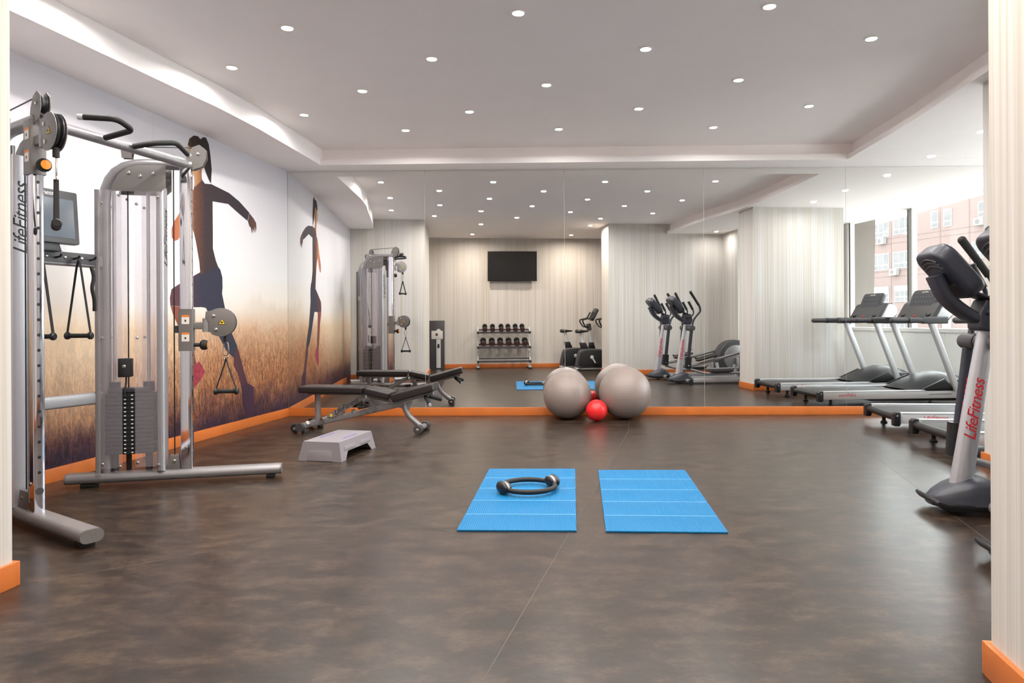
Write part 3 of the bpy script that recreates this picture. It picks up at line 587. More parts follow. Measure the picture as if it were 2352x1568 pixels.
# ------------------------------------------------------------------ ellipticals (a = rearward = +x local, y left, nose at x=0)
def make_elliptical(label, loc, rz):
    t = thing('elliptical_trainer', label, 'elliptical', loc, rz, 'elliptical trainers')
    # front foot housing
    mb = MB()
    secs = [(-0.01, 0.05, 0.035, 0.085), (0.03, 0.10, 0.025, 0.115), (0.10, 0.14, 0.02, 0.155), (0.19, 0.16, 0.02, 0.19), (0.28, 0.165, 0.02, 0.195), (0.345, 0.155, 0.02, 0.165), (0.37, 0.13, 0.02, 0.09)]
    NS = 16
    for x, hw, z0, z1 in secs:
        for j in range(NS):
            a = 2 * pi * j / NS; cy_, cz_ = cos(a), sin(a); cy_ = math.copysign(abs(cy_) ** 0.6, cy_); cz_ = math.copysign(abs(cz_) ** 0.6, cz_)
            mb.v.append((x, cy_ * hw * (1 if cz_ < 0 else 0.86), (z0 + z1) / 2 + cz_ * (z1 - z0) / 2))
    for i in range(len(secs) - 1):
        for j in range(NS): mb.f.append((i * NS + j, i * NS + (j + 1) % NS, (i + 1) * NS + (j + 1) % NS, (i + 1) * NS + j))
    mb.f.append(tuple(range(NS))); mb.f.append(tuple((len(secs) - 1) * NS + j for j in reversed(range(NS))))
    hs = mb.build('front_housing', 'dark_plastic', t, ang=50, fix=True)
    MB().prism([(-0.025, 0.07), (0.0, 0.04), (0.06, 0.025), (0.36, 0.025), (0.36, 0.06), (0.04, 0.065), (-0.015, 0.085)], (0, 0, 0), (1, 0, 0), (0, 0, 1), 0.30).build('housing_skirt', 'black_plastic', hs, bevel=0.012)
    st = MB().tube([(0.27, -0.33, 0.055), (0.27, 0.33, 0.055)], 0.034, 18).build('front_stabilizer', 'steel_paint', t)
    for s in (-1, 1):
        MB().cyl((0.27, 0.33 * s, 0.055), (0.27, 0.352 * s, 0.055), 0.037).build('stabilizer_cap', 'black_plastic', st)
        MB().lathe([(0, 0), (0.035, 0), (0.035, 0.015), (0, 0.022)], (0.27, 0.30 * s, 0.0)).build('foot_pad', 'black_rubber', st)
    # mast: oval silver tube
    ell = lambda w_, h_: [(w_ * cos(2 * pi * a / 24), h_ * sin(2 * pi * a / 24)) for a in range(24)]
    mast = MB().sweep([(0.165, 0, 0.14), (0.235, 0, 0.60), (0.31, 0, 1.06)], ell(0.042, 0.057), up=(1, 0, 0), scales=[1.08, 0.95, 0.8]).build('mast', 'silver_paint', t)
    md = V((0.145, 0, 0.92)).normalized()
    for s in (-1, 1):
        text_ob('lettering', 'LifeFitness', 0.093, 'red_print', mast, (0.222, s * 0.0435, 0.585), md if s < 0 else md, V((-0.92, 0, 0.145)) * (1 if s < 0 else -1) if 0 else (V((0, -s, 0)).cross(md) * -1 if 0 else V((0, s, 0)).cross(md)), shear=0.3)
    MB().lathe([(0.05, -0.01), (0.056, 0), (0.056, 0.012), (0.05, 0.02)], (0.31, 0, 1.05), md).build('mast_collar', 'silver_light', mast)
    # neck and console arm
    nk = MB().prism([(0.235, 1.035), (0.37, 1.02), (0.40, 1.10), (0.385, 1.205), (0.27, 1.215), (0.235, 1.13)], (0, 0, 0), (1, 0, 0), (0, 0, 1), 0.15).build('neck', 'dark_plastic', t, bevel=0.022, seg=3)
    arm = MB().rtube([(0.30, 0, 1.09), (0.22, 0, 1.11), (0.09, 0, 1.21), (0.03, 0, 1.35)], 0.14, 0.06, 0.022, up=(1, 0, 1), fil=0.10).build('console_arm', 'dark_plastic', t)
    MB().prism([(0.28, 1.215), (0.36, 1.195), (0.22, 1.255), (0.125, 1.33), (0.10, 1.29)], (0, 0, 0), (1, 0, 0), (0, 0, 1), 0.17).build('arm_cover', 'dark_grey', arm, bevel=0.012)
    # console: thick rounded slab, tilted towards the user
    cx_ = V((0.245, 0, -0.29)).normalized(); up_ = -cx_; nrm = V((up_.z, 0, -up_.x)); o_c = V((0.110, 0, 1.372))
    con = MB().prism(rrect(0.31, 0.34, 0.08, 8), o_c, (0, 1, 0), up_, 0.105).build('console', 'dark_plastic', t, bevel=0.028, seg=4)
    MB().prism(rrect(0.26, 0.27, 0.05, 6), o_c + nrm * 0.0535, (0, 1, 0), up_, 0.004).build('display', 'screen_glass', con)
    back = o_c - nrm * 0.054
    for k_ in range(3):
        hgt = 0.135 - 0.024 * k_; wv_ = 0.095 + 0.008 * k_
        MB().tube([back + V((0, q / 6 * wv_, 0)) + up_ * (hgt - 0.028 * (q / 6) ** 2) for q in range(-6, 7)], 0.0045, 6).build('vent_ridge', 'dark_grey', con)
    text_ob('lettering', 'LifeFitness', 0.035, 'faint_print', con, back + up_ * 0.05, (0, -1, 0), up_)
    # fixed handles (loop from neck)
    for s in (-1, 1):
        fh = MB().tube([(0.27, 0.06 * s, 1.13), (0.30, 0.15 * s, 1.155), (0.37, 0.17 * s, 1.18), (0.39, 0.16 * s, 1.25), (0.355, 0.155 * s, 1.32)], 0.014, 12, fil=0.05).build('fixed_handle', 'dark_plastic', t)
        MB().tube([(0.372, 0.158 * s, 1.285), (0.305, 0.152 * s, 1.41)], 0.021, 14).cyl((0.305, 0.152 * s, 1.41), (0.300, 0.1515 * s, 1.422), 0.024).build('grip', 'black_rubber', fh)
        # pivot and swinging arm
        ph = 0.06 if s > 0 else -0.03
        pv = MB().cyl((0.325, 0.05 * s, 0.965), (0.325, 0.29 * s, 0.965), 0.048, 24).build('pivot_housing', 'dark_grey', t, bevel=0.008)
        MB().cyl((0.325, 0.10 * s, 0.965), (0.325, 0.11 * s, 0.965), 0.052, 24).build('pivot_ring', 'black_plastic', pv)
        ya = 0.235 * s; xb_ = 0.25 if s > 0 else 0.27
        P_ = [(0.36, 1.12), (0.485, 1.26), (0.46, 1.345), (0.43, 1.39)] if s > 0 else [(0.31, 1.12), (0.35, 1.25), (0.325, 1.33), (0.30, 1.37)]
        G_ = [(0.445, 1.36), (0.37, 1.475), (0.30, 1.58)] if s > 0 else [(0.31, 1.355), (0.255, 1.465), (0.20, 1.575)]
        sw = MB().tube([(xb_ + 0.02, ya, 0.42), (0.325, ya, 0.96)] + [(x, ya * (1 + 0.02 * k), z) for k, (x, z) in enumerate(P_)], 0.0185, 14, fil=0.06).build('swing_arm', 'dark_plastic', t)
        MB().tube([(x, ya * (1.06 + 0.02 * k), z) for k, (x, z) in enumerate(G_)], 0.022, 14, scales=[0.95, 1.0, 1.1]).sphere((G_[2][0], ya * 1.10, G_[2][1]), 0.025, 14, 8).build('swing_grip', 'black_rubber', sw)
        MB().rtube([(0.32, ya, 0.93), (xb_ + 0.012, ya, 0.42)], 0.05, 0.058, 0.02, up=(1, 0, 0)).build('arm_sleeve', 'dark_plastic', sw)
        bt = MB().rtube([(xb_ + 0.013, ya, 0.47), (xb_, ya, 0.27)], 0.09, 0.11, 0.03, up=(1, 0, 0)).build('arm_boot', 'black_plastic', sw, bevel=0)
        bolt((xb_, ya + 0.045 * s, 0.32), (0, s, 0), 0.01, bt)
        # pedal rail and pedal
        z2 = 0.18 if s > 0 else 0.36; ext_z = 0.20 if s > 0 else 0.58
        px_ = xb_
        lk = MB().tube([(px_, ya, 0.27), (0.56, ya, z2 if s > 0 else 0.30), (0.80, ya, z2), (1.65, ya, ext_z)], 0.023, 14, fil=0.08).build('pedal_rail', 'steel_paint', t)
        x0 = 0.66 if s > 0 else 0.58; tilt = math.atan2(ext_z - z2, 0.85)
        pd = MB().box((x0 + 0.17, ya, z2 + 0.035 + 0.17 * sin(tilt) * 0.6), (0.36, 0.15, 0.03), ry=-tilt).build('pedal', 'black_plastic', t, bevel=0.01)
        MB().prism([(0, 0), (0.34, 0), (0.40, 0.05), (0.385, 0.055), (0.33, 0.02), (0.04, 0.02), (0, 0.045), (-0.015, 0.04)], (x0, ya + 0.075 * s, z2 + 0.035), (cos(tilt), 0, sin(tilt)), (-sin(tilt), 0, cos(tilt)), 0.012).build('pedal_rim', 'dark_grey', pd)
        MB().rtube([(1.25, 0.19 * s, 0.30), (1.30, 0.19 * s, 0.08)], 0.04, 0.05, 0.012, up=(1, 0, 0)).build('rear_strut', 'silver_light', t)
    # drive housing with disc covers
    rc = V((1.65, 0, 0.39))
    prof = [(rc.x + 0.335 * cos(R(a)), rc.z + 0.335 * sin(R(a))) for a in range(196, -25, -12)]
    prof = [(1.30, 0.07)] + prof[1:] + [(2.0, 0.07)]
    dh = MB().prism(prof, (0, 0, 0), (1, 0, 0), (0, 0, 1), 0.30).build('drive_housing', 'dark_grey', t, bevel=0.03, seg=3)
    for s in (-1, 1):
        MB().lathe([(0, 0.022), (0.19, 0.018), (0.235, 0.006), (0.24, 0)], (rc.x, 0.15 * s, rc.z), (0, s, 0), 36).build('disc_cover', 'mullion_grey' if 0 else 'steel_paint', dh)
        cr = MB().rtube([(rc.x, 0.19 * s, rc.z), (rc.x, 0.22 * s, rc.z + (-0.19 if s > 0 else 0.19))], 0.03, 0.05, 0.012).build('crank_arm', 'steel_paint', t)
        MB().rtube([(0.36, 0.19 * s, 0.06), (1.95, 0.19 * s, 0.06)], 0.06, 0.075, 0.012).build('base_rail', 'silver_paint', t)
    MB().rtube([(1.97, -0.27, 0.05), (1.97, 0.27, 0.05)], 0.07, 0.08, 0.02).build('rear_stabilizer', 'black_plastic', t)
    MB().rtube([(0.36, 0, 0.07), (1.35, 0, 0.07)], 0.10, 0.07, 0.02).build('centre_beam', 'steel_paint', t)
    return t
rzE = R(-6.5)
make_elliptical('elliptical trainer beside the two treadmills, its whole silver mast in view', (2.25, 3.985, 0), rzE)
make_elliptical('elliptical trainer half hidden by the cream doorway jamb', (2.03, 3.08, 0), rzE)

# ------------------------------------------------------------------ cable machine: two towers, joined
cm = thing('cable_machine', 'tall silver twin-tower cable machine with smoked shields in front of the mural', 'gym machine', (-2.9, 4.2, 0), 0)
cmo = V((-2.9, 4.2, 0))
def TW(o, ang):
    c_, s_ = cos(ang), sin(ang)
    return lambda x, y, z: V((o[0] + c_ * x - s_ * y, o[1] + s_ * x + c_ * y, z)) - cmo
TXv = {}
def tower(tip, ang, colx, car_z, back=0.0):
    L = 1.36; d = V((cos(ang), sin(ang))); o = (tip[0] - d.x * L, tip[1] - d.y * L); T = TW(o, ang)
    ex, ey, ez = V((d.x, d.y, 0)), V((-d.y, d.x, 0)), V((0, 0, 1))
    base = MB().rtube([T(0.01, 0, 0.058), T(L - 0.01, 0, 0.058)], 0.115, 0.068, 0.033).build('base_foot', 'steel_paint', cm)
    for x in (0.0, L - 0.012):
        MB().rtube([T(x, 0, 0.058), T(x + 0.012, 0, 0.058)], 0.112, 0.066, 0.032).build('end_cap', 'grey_plate', base)
        MB().rtube([T(abs(x - 0.09), 0, 0.012), T(abs(x - 0.09) + 0.09 * (1 if x == 0 else 0.6), 0, 0.012)], 0.075, 0.024, 0.008).build('rubber_pad', 'black_rubber', base)
    # column
    cx0 = colx
    col = MB().rtube([T(cx0, 0, 0.092), T(cx0, 0, 2.17)], 0.056, 0.074, 0.006, up=ex).build('guide_column', 'chrome', cm)
    mb = MB()
    for k in range(23):
        z = 0.30 + k * 0.082
        mb.cyl(T(cx0 + 0.0365, 0, z), T(cx0 + 0.0378, 0, z), 0.0085, 12)
    h = mb.build('pin_holes', 'black_plastic', col); h['kind'] = 'stuff'
    MB().cyl(T(cx0 + 0.0365, 0, 0.20), T(cx0 + 0.0385, 0, 0.20), 0.02).build('hole_plug', 'dark_grey', col)
    for s in (-1, 1): bolt(T(cx0, s * 0.029, 0.24), ey * s, 0.011, col)
    # shroud: arch tube, back post, front post, head plate, smoked shields
    xb, xf = cx0 - 0.535 - back, cx0 - 0.155 - back; zt = 2.19
    ar = MB().tube([T(xb + 0.03, 0, 0.09), T(xb + 0.03, 0, zt - 0.0), T(cx0 + 0.045, 0, zt)], 0.035, 16, fil=0.27, up=ey).build('arch_frame', 'steel_paint', cm)
    fp = MB().rtube([T(xf, 0, 0.09), T(xf, 0, 2.03)], 0.11, 0.05, 0.018, up=ex).build('front_post', 'silver_paint', cm)
    text_ob('lettering', 'LifeFitness', 0.105, 'black_print', fp, T(xf + 0.0256, 0.0, 1.68), ez, (-1) * ey, shear=0.35)
    # head plates
    for s in (-1, 1):
        pl = [(xb + 0.09, 1.985), (xb + 0.10, 2.03), (xb + 0.135, 2.10), (xb + 0.19, 2.145), (xb + 0.25, 2.165), (xf + 0.045, 2.17), (xf + 0.045, 2.02), (xf + 0.01, 1.985)]
        hp = MB().prism(pl, T(0, s * 0.075, 0), ex, ez, 0.006).build('head_plate', 'grey_plate', cm, bevel=0.0015)
        for x, z in ((xb + 0.20, 2.11), (xf - 0.03, 2.11), (xb + 0.27, 2.09)): bolt(T(x, s * 0.079, z), ey * s, 0.011, hp)
        for (x0, x1) in ((xb + 0.02, xb + 0.155), (xb + 0.232, xf + 0.01)):
            sh = MB().rtube([T((x0 + x1) / 2, s * 0.08, 0.13), T((x0 + x1) / 2, s * 0.08, 1.99)], x1 - x0, 0.006, 0.002, up=ey).build('shield', 'smoked_shield', cm)
            for x, z in ((x0 + 0.015, 0.16), (x1 - 0.015, 0.14), (x0 + 0.015, 1.0), (x0 + 0.015, 1.90), (x1 - 0.015, 1.955)): bolt(T(x, s * 0.083, z), ey * s, 0.010, sh)
        for xx in (xb + 0.005, xf + 0.0): 
            MB().rtube([T(xx, s * 0.07, 0.10), T(xx, s * 0.07, 1.99)], 0.028, 0.018, 0.005, up=ey).build('shield_trim', 'steel_paint', cm)
    # guide rods, weights, selector, counter box
    xm = (xb + xf) / 2
    for s in (-1, 1): MB().cyl(T(xm + s * 0.105, 0, 0.09), T(xm + s * 0.105, 0, 2.1), 0.011, 12).build('guide_rod', 'silver_paint', cm)
    for k in range(15):
        z = 0.215 + k * 0.0275
        wp2 = MB().rtube([T(xm - 0.148, 0, z + 0.013), T(xm + 0.148, 0, z + 0.013)], 0.11, 0.025, 0.004).build('weight_plate', 'weight_iron', cm)
        for s in (-1, 1):
            MB().prism(rrect(0.075, 0.024, 0.003, 2), T(xm - 0.004, s * 0.057, z + 0.013), ex, ez, 0.003).build('plate_label', 'black_plastic', wp2)
            for q in (-1, 1): MB().prism(rrect(0.013, 0.007, 0.001, 1), T(xm - 0.004 + q * 0.022, s * 0.0592, z + 0.013), ex, ez, 0.001).build('plate_number', 'white_print', wp2)
    MB().rtube([T(xm - 0.13, 0, 0.645), T(xm + 0.13, 0, 0.645)], 0.10, 0.03, 0.006).build('top_plate', 'weight_iron', cm)
    for s in (-1, 1):
        MB().cyl(T(xm + s * 0.105, 0, 0.655), T(xm + s * 0.105, 0, 0.70), 0.035).build('guide_bush', 'weight_iron', cm)
        MB().cyl(T(xm + s * 0.105, 0, 0.10), T(xm + s * 0.105, 0, 0.214), 0.022).build('buffer', 'weight_iron', cm)
    MB().rtube([T(xm - 0.02, 0, 0.10), T(xm - 0.02, 0, 0.22)], 0.022, 0.03, 0.004, up=ex).build('selector_stem', 'black_plastic', cm)
    MB().prism(rrect(0.078, 0.125, 0.005, 2), T(xm - 0.02, -0.06 * 1, 0.80), ex, ez, 0.06).build('counter_box', 'black_plastic', cm, bevel=0.003)
    bolt(T(xm - 0.02, -0.091, 0.81), -ey, 0.012, cm)
    MB().tube([T(xm - 0.02, -0.05, 0.74), T(xm - 0.02, -0.05, 0.70), T(xm - 0.025, -0.07, 0.64), T(xm - 0.02, -0.066, 0.60)], 0.006, 8, fil=0.02).build('selector_cord', 'black_plastic', cm)
    MB().cyl(T(xm - 0.02, 0.0, 0.66), T(xm - 0.02, 0, 2.05), 0.004, 8).build('weight_cable', 'black_plastic', cm)
    # cables
    MB().cyl(T(xf + 0.075, 0.0, 0.14), T(xf + 0.075, 0.0, 2.2), 0.0042, 8).build('lift_cable', 'black_plastic', cm)
    MB().prism([(xf + 0.03, 0.09), (cx0 - 0.04, 0.09), (cx0 - 0.05, 0.19), (xf + 0.05, 0.19)], T(0, 0, 0), ex, ez, 0.05).build('pulley_bracket', 'grey_plate', cm, bevel=0.004)
    bolt(T(xf + 0.08, -0.026, 0.15), -ey, 0.012, cm)
    # top pulley: leaf-shaped plates and wheel above the column
    leaf = [(0.0, -0.03), (0.05, -0.045), (0.11, -0.02), (0.135, 0.04), (0.13, 0.10), (0.09, 0.13), (0.045, 0.11), (0.01, 0.05)]
    tp = MB()
    for s in (-1, 1): tp.prism(leaf, T(cx0 + 0.0, s * 0.022, 2.205), ex, ez, 0.004)
    tp = tp.build('top_pulley_plate', 'grey_plate', cm)
    MB().lathe([(0.004, -0.014), (0.05, -0.014), (0.045, 0), (0.05, 0.014), (0.004, 0.014)], T(cx0 + 0.082, 0, 2.27), ey, 24).build('pulley_wheel', 'black_plastic', tp)
    for s in (-1, 1): bolt(T(cx0 + 0.082, s * 0.025, 2.27), ey * s, 0.011, tp)
    rp = MB()
    for s in (-1, 1): rp.prism([(-0.03, 0), (0.03, 0), (0.035, 0.05), (0.015, 0.08), (-0.015, 0.08), (-0.035, 0.05)], T(xm - 0.02, s * 0.02, 2.22), ex, ez, 0.004)
    rp = rp.build('rear_pulley_plate', 'grey_plate', cm)
    MB().lathe([(0.004, -0.012), (0.038, -0.012), (0.034, 0), (0.038, 0.012), (0.004, 0.012)], T(xm - 0.02, 0, 2.265), ey, 20).build('pulley_wheel', 'black_plastic', rp)
    MB().cyl(T(xm - 0.02, 0, 2.302), T(cx0 + 0.06, 0, 2.318), 0.004, 8).build('top_cable', 'black_plastic', cm)
    # carriage
    cz = car_z
    cg = MB().rtube([T(cx0, 0, cz - 0.145), T(cx0, 0, cz + 0.145)], 0.076, 0.092, 0.006, up=ex).build('carriage', 'grey_plate', cm)
    for zz in (0.07, -0.05):
        MB().prism(rrect(0.048, 0.058, 0.003, 2), T(cx0, -0.0388, cz + zz), ex, ez, 0.0016).build('label_plate', 'paper_label', cg)
        MB().prism(rrect(0.048, 0.014, 0.002, 2), T(cx0, -0.0394, cz + zz + 0.026), ex, ez, 0.0016).build('label_header', 'orange_label', cg)
        MB().prism(rrect(0.011, 0.014, 0.001, 1), T(cx0, -0.0396, cz + zz - 0.006), ex, ez, 0.0016).build('label_mark', 'label_print', cg)
    MB().rtube([T(cx0 + 0.035, 0, cz + 0.03), T(cx0 + 0.115, 0, cz + 0.03)], 0.045, 0.05, 0.006).build('swivel_arm', 'grey_plate', cg)
    MB().rtube([T(cx0 + 0.125, 0, cz - 0.015), T(cx0 + 0.125, 0, cz + 0.08)], 0.05, 0.045, 0.014, up=ex).build('swivel_bracket', 'steel_paint', cg)
    kn = MB().cyl(T(cx0 + 0.035, 0, cz - 0.105), T(cx0 + 0.09, 0, cz - 0.105), 0.013).build('knob_stem', 'black_plastic', cg)
    kb = MB().lathe([(0.0, 0.0), (0.022, 0.0), (0.034, 0.012), (0.036, 0.03), (0.03, 0.045), (0.025, 0.05)], T(cx0 + 0.085, 0, cz - 0.105), ex, 24).build('knob', 'black_rubber', cg)
    MB().lathe([(0.026, 0.049), (0.0, 0.053)], T(cx0 + 0.085, 0, cz - 0.105), ex, 20).build('knob_cap', 'orange_plastic', cg)
    MB().rtube([T(cx0 - 0.065, -0.0, cz - 0.02), T(cx0 - 0.065, 0.0, cz + 0.03)], 0.025, 0.025, 0.008, up=ex).rtube([T(cx0 - 0.07, 0, cz + 0.022), T(cx0 - 0.03, 0, cz + 0.022)], 0.02, 0.015, 0.004).build('cable_anchor', 'dark_grey', cg)
    # pulley housing: D-shaped plates around a black wheel
    hx, hz = cx0 + 0.222, cz + 0.052; rr = 0.100
    pl = [(rr * cos(R(a)), rr * sin(R(a))) for a in range(-100, 126, 15)] + [(-0.095, 0.075), (-0.10, 0.03), (-0.075, -0.005), (-0.078, -0.055), (-0.055, -0.085)]
    ph = MB()
    for s in (-1, 1): ph.prism(pl, T(hx, s * 0.024, hz), ex, ez, 0.004)
    ph = ph.build('pulley_housing', 'grey_plate', cm, bevel=0.001)
    MB().lathe([(0.004, -0.017), (0.09, -0.017), (0.094, -0.008), (0.082, 0), (0.094, 0.008), (0.09, 0.017), (0.004, 0.017)], T(hx + 0.006, 0, hz + 0.002), ey, 32).build('pulley_wheel', 'black_plastic', ph)
    for s in (-1, 1):
        for x, z in ((-0.045, 0.045), (-0.03, -0.05)): bolt(T(hx + x, s * 0.027, hz + z), ey * s, 0.012, ph)
        tri = MB().prism([(-0.024, -0.015), (0.024, -0.015), (0, 0.026)], T(hx + 0.01, s * 0.0267, hz), ex, ez, 0.0012).build('warning_label', 'black_print', ph)
        MB().prism([(-0.019, -0.012), (0.019, -0.012), (0, 0.021)], T(hx + 0.01, s * 0.0276, hz), ex, ez, 0.0012).build('label_face', 'yellow_label', tri)
        MB().prism([(-0.006, -0.008), (0.005, -0.006), (0.008, 0.002), (-0.002, 0.004), (-0.004, 0.010), (-0.008, 0.004)], T(hx + 0.01, s * 0.0284, hz), ex, ez, 0.0008).build('label_mark', 'black_print', tri)
    # cable end, carabiner, handle
    xx = hx + 0.03
    MB().cyl(T(xx, 0, hz - 0.135), T(xx, 0, hz - 0.085), 0.016, 14).build('cable_stop', 'black_rubber', cm)
    return T, ex, ey, xx, hz
tw2 = tower((-1.855, 4.86), R(14.5), 0.74, 1.05)
tw1 = tower((-2.20, 3.31), R(-32.5), 0.74, 2.045, 0.045)
T2, T1 = tw2[0], tw1[0]
c2_, c1_ = T2(0.74, 0, 2.2), T1(0.74, 0, 2.2)
# crossbar with pull-up grips
MB().tube([c2_ + V((0, -0.03, 0)), c1_], 0.031, 16).build('crossbar', 'steel_paint', cm)
for p, nm in ((c2_, 1), (c1_, 0)): MB().cyl(p + (c1_ - c2_).normalized() * (0.02 if nm else -0.02), p + (c1_ - c2_).normalized() * (0.12 if nm else -0.12), 0.036, 18).build('crossbar_collar', 'steel_paint', cm)
g1 = [V((-2.576, 4.015, 2.2)), V((-2.36, 3.93, 2.22)), V((-2.40, 3.845, 2.26)), V((-2.575, 3.82, 2.265))]
g2 = [V((-2.533, 4.22, 2.2)), V((-2.42, 4.24, 2.225)), V((-2.33, 4.345, 2.255)), V((-2.37, 4.56, 2.235))]
for g in (g1, g2):
    q = [p - cmo for p in g]
    h = MB().tube(q, 0.017, 14, fil=0.04).build('pull_up_grip', 'black_rubber', cm)
    MB().cyl(q[-1] - (q[-1] - q[-2]).normalized() * 0.0, q[-1] + (q[-1] - q[-2]).normalized() * 0.03, 0.017, 14).build('grip_end_cap', 'silver_light', h)
# rear cross members
xbl2, xbl1 = 0.74 - 0.515, 0.74 - 0.56
a2, a1 = T2(xbl2, 0, 0), T1(xbl1, 0, 0)
for z, hh, mt_ in ((1.51, 0.085, 'steel_paint'), (0.60, 0.08, 'steel_paint')):
    MB().rtube([V((a2.x, a2.y, z)), V((a1.x, a1.y, z))], 0.05, hh, 0.014).build('cross_member', mt_, cm)
dcm = (V((a1.x, a1.y, 0)) - V((a2.x, a2.y, 0))).normalized(); fwd = V((-dcm.y, dcm.x, 0))
if fwd.x < 0: fwd = -fwd
rail = lambda k, off, z: V((a2.x, a2.y, 0)).lerp(V((a1.x, a1.y, 0)), k) + fwd * off + V((0, 0, z))
hk = MB().rtube([rail(0.1, 0.028, 1.52), rail(0.92, 0.028, 1.52)], 0.004, 0.07, 0.001).build('hook_plate', 'dark_grey', cm)
for k in (0.17, 0.33, 0.50, 0.67):
    MB().tube([rail(k, 0.03, 1.515), rail(k, 0.075, 1.52), rail(k, 0.085, 1.535)], 0.007, 8).build('hook', 'black_plastic', hk)
    bolt(rail(k + 0.08, 0.031, 1.52), fwd, 0.011, hk)
# instruction screen on the rail
sc_o = rail(0.68, 0.06, 1.765); dd = -dcm
tilt_up = (V((0, 0, 1)) - fwd * 0.08).normalized()
scr = MB().prism(rrect(0.46, 0.335, 0.008, 2), sc_o, dd, tilt_up, 0.05).build('training_screen', 'dark_grey', cm, bevel=0.006)
scr['label'] = 'dark grey training display with a pale blue-grey screen'
nrm = dd.cross(tilt_up)
if nrm.dot(fwd) < 0: nrm = -nrm
MB().prism(rrect(0.40, 0.245, 0.004, 2), sc_o - tilt_up * 0.01 + nrm * 0.0262, dd, tilt_up, 0.002).build('screen_glass', 'screen_glass', scr)
text_ob('lettering', 'LifeFitness', 0.04, 'white_print', scr, sc_o + tilt_up * 0.141 + nrm * 0.0265, nrm.cross(tilt_up) * -1, tilt_up)
MB().prism([(-0.13, 0), (0.13, 0), (0.11, 0.06), (-0.11, 0.06)], rail(0.68, 0.05, 1.55), dd, (0, 0, 1), 0.06).build('screen_stand', 'black_plastic', scr, bevel=0.006)
# coiled handset cord by the second tower
MB().tube([rail(0.19, 0.06, 1.47), rail(0.17, 0.07, 1.40), rail(0.2, 0.07, 1.33), rail(0.17, 0.07, 1.26), rail(0.16, 0.06, 1.18)], 0.012, 10, fil=0.05).build('spare_cord', 'black_rubber', cm)

# handles hanging on the machine: things of their own
def make_handle(label, loc, rz, clip=True, strap=0.24, group='strap handles on the cable machine'):
    t = thing('strap_handle', label, 'handle', loc, rz, group)    # origin = hanging point, grip along local x
    z = 0.0
    if clip:
        MB().tube([(0.0, 0, 0.005), (0.014, 0, -0.015), (0.019, 0, -0.07), (0.008, 0, -0.098), (-0.008, 0, -0.098), (-0.019, 0, -0.07), (-0.014, 0, -0.015)], 0.0045, 8, closed=True).build('carabiner', 'bolt_metal', t)
        MB().tube([(0.016 * cos(R(a)), 0, -0.108 + 0.014 * sin(R(a))) for a in range(0, 360, 30)], 0.003, 6, closed=True).build('ring', 'bolt_metal', t); z = -0.115
    zb = z - strap
    mb = MB()
    for s in (-1, 1):
        mb.rtube([(0.0, 0, z), (0.012 * s, 0, z - 0.05), (0.070 * s, 0, zb + 0.01)], 0.0045, 0.024, 0.002, up=(0, 1, 0))
    mb.build('strap', 'strap_web', t)
    g = MB().tube([(-0.062, 0, zb), (0.062, 0, zb)], 0.0145, 16).build('grip', 'black_rubber', t)
    for s in (-1, 1): MB().lathe([(0, 0), (0.022, 0.0), (0.024, 0.006), (0.024, 0.018), (0.018, 0.024), (0, 0.024)], (0.058 * s, 0, zb), (s, 0, 0), 18).build('grip_end', 'black_plastic', g)
    return t
for tw, lb, ang, st_ in ((tw2, 'black strap handle hanging low from the pulley on the front column near the runner', R(8), 0.235), (tw1, 'black strap handle hanging high from the pulley beside the screen', R(-53), 0.235)):
    T, ex, ey, xx, hz = tw; p = T(xx, 0, hz - 0.135) + cmo
    make_handle(lb, p, ang, True, st_)
for k, lb, an in ((0.33, 'spare strap handle hanging on the hook rail nearest the shielded tower', 0.15), (0.67, 'spare strap handle hanging on the hook rail, partly behind the chrome column', 0.0)):
    p = rail(k, 0.075, 1.51) + cmo
    make_handle(lb, p, an, False, 0.49)

# ------------------------------------------------------------------ adjustable bench
bn = thing('weight_bench', 'adjustable black padded weight bench with silver frame beside the grey step', 'bench', (-2.36, 6.93, 0), R(-5))
MB().tube([(0, -0.21, 0.06), (0, 0.21, 0.06)], 0.033, 16).build('rear_bar', 'steel_paint', bn)
for s in (-1, 1):
    c_ = MB().cyl((0, 0.2 * s, 0.06), (0, 0.245 * s, 0.06), 0.042, 18).build('bar_cap', 'dark_grey', bn)
    wh = MB().lathe([(0.0, -0.014), (0.04, -0.014), (0.045, -0.008), (0.045, 0.008), (0.04, 0.014), (0, 0.014)], (-0.065, 0.19 * s, 0.046), (0, 1, 0), 24).build('wheel', 'black_rubber', bn)
    MB().cyl((-0.065, 0.17 * s, 0.046), (-0.065, 0.21 * s, 0.046), 0.014).build('wheel_hub', 'steel_paint', wh)
    MB().lathe([(0, 0), (0.03, 0), (0.03, 0.02), (0, 0.03)], (0.035, 0.19 * s, 0.0)).build('foot_pad', 'black_rubber', bn)
MB().prism(rrect(0.06, 0.03, 0.003, 2), (0.035, -0.12, 0.094), (0, 1, 0), (-0.5, 0, 1), 0.002).build('warning_label', 'paper_label', bn)
MB().rtube([(0.01, 0, 0.06), (1.0, 0, 0.285)], 0.055, 0.06, 0.01).build('main_beam', 'steel_paint', bn)
MB().tube([(0.09, 0, 0.07), (0.09, 0, 0.375)], 0.03, 16).build('rear_post', 'steel_paint', bn)
MB().prism([(-0.0, 0.365), (0.62, 0.365), (0.66, 0.352), (0.66, 0.375), (-0.0, 0.39)], (0, 0, 0), (1, 0, 0), (0, 0, 1), 0.10).build('back_support', 'grey_plate', bn, bevel=0.004)
def pad(nm, pts, wd, wtaper=1.0):
    return MB().prism(pts, (0, 0, 0), (1, 0, 0), (0, 0, 1), wd).build(nm, 'vinyl', bn, bevel=0.018, seg=4)
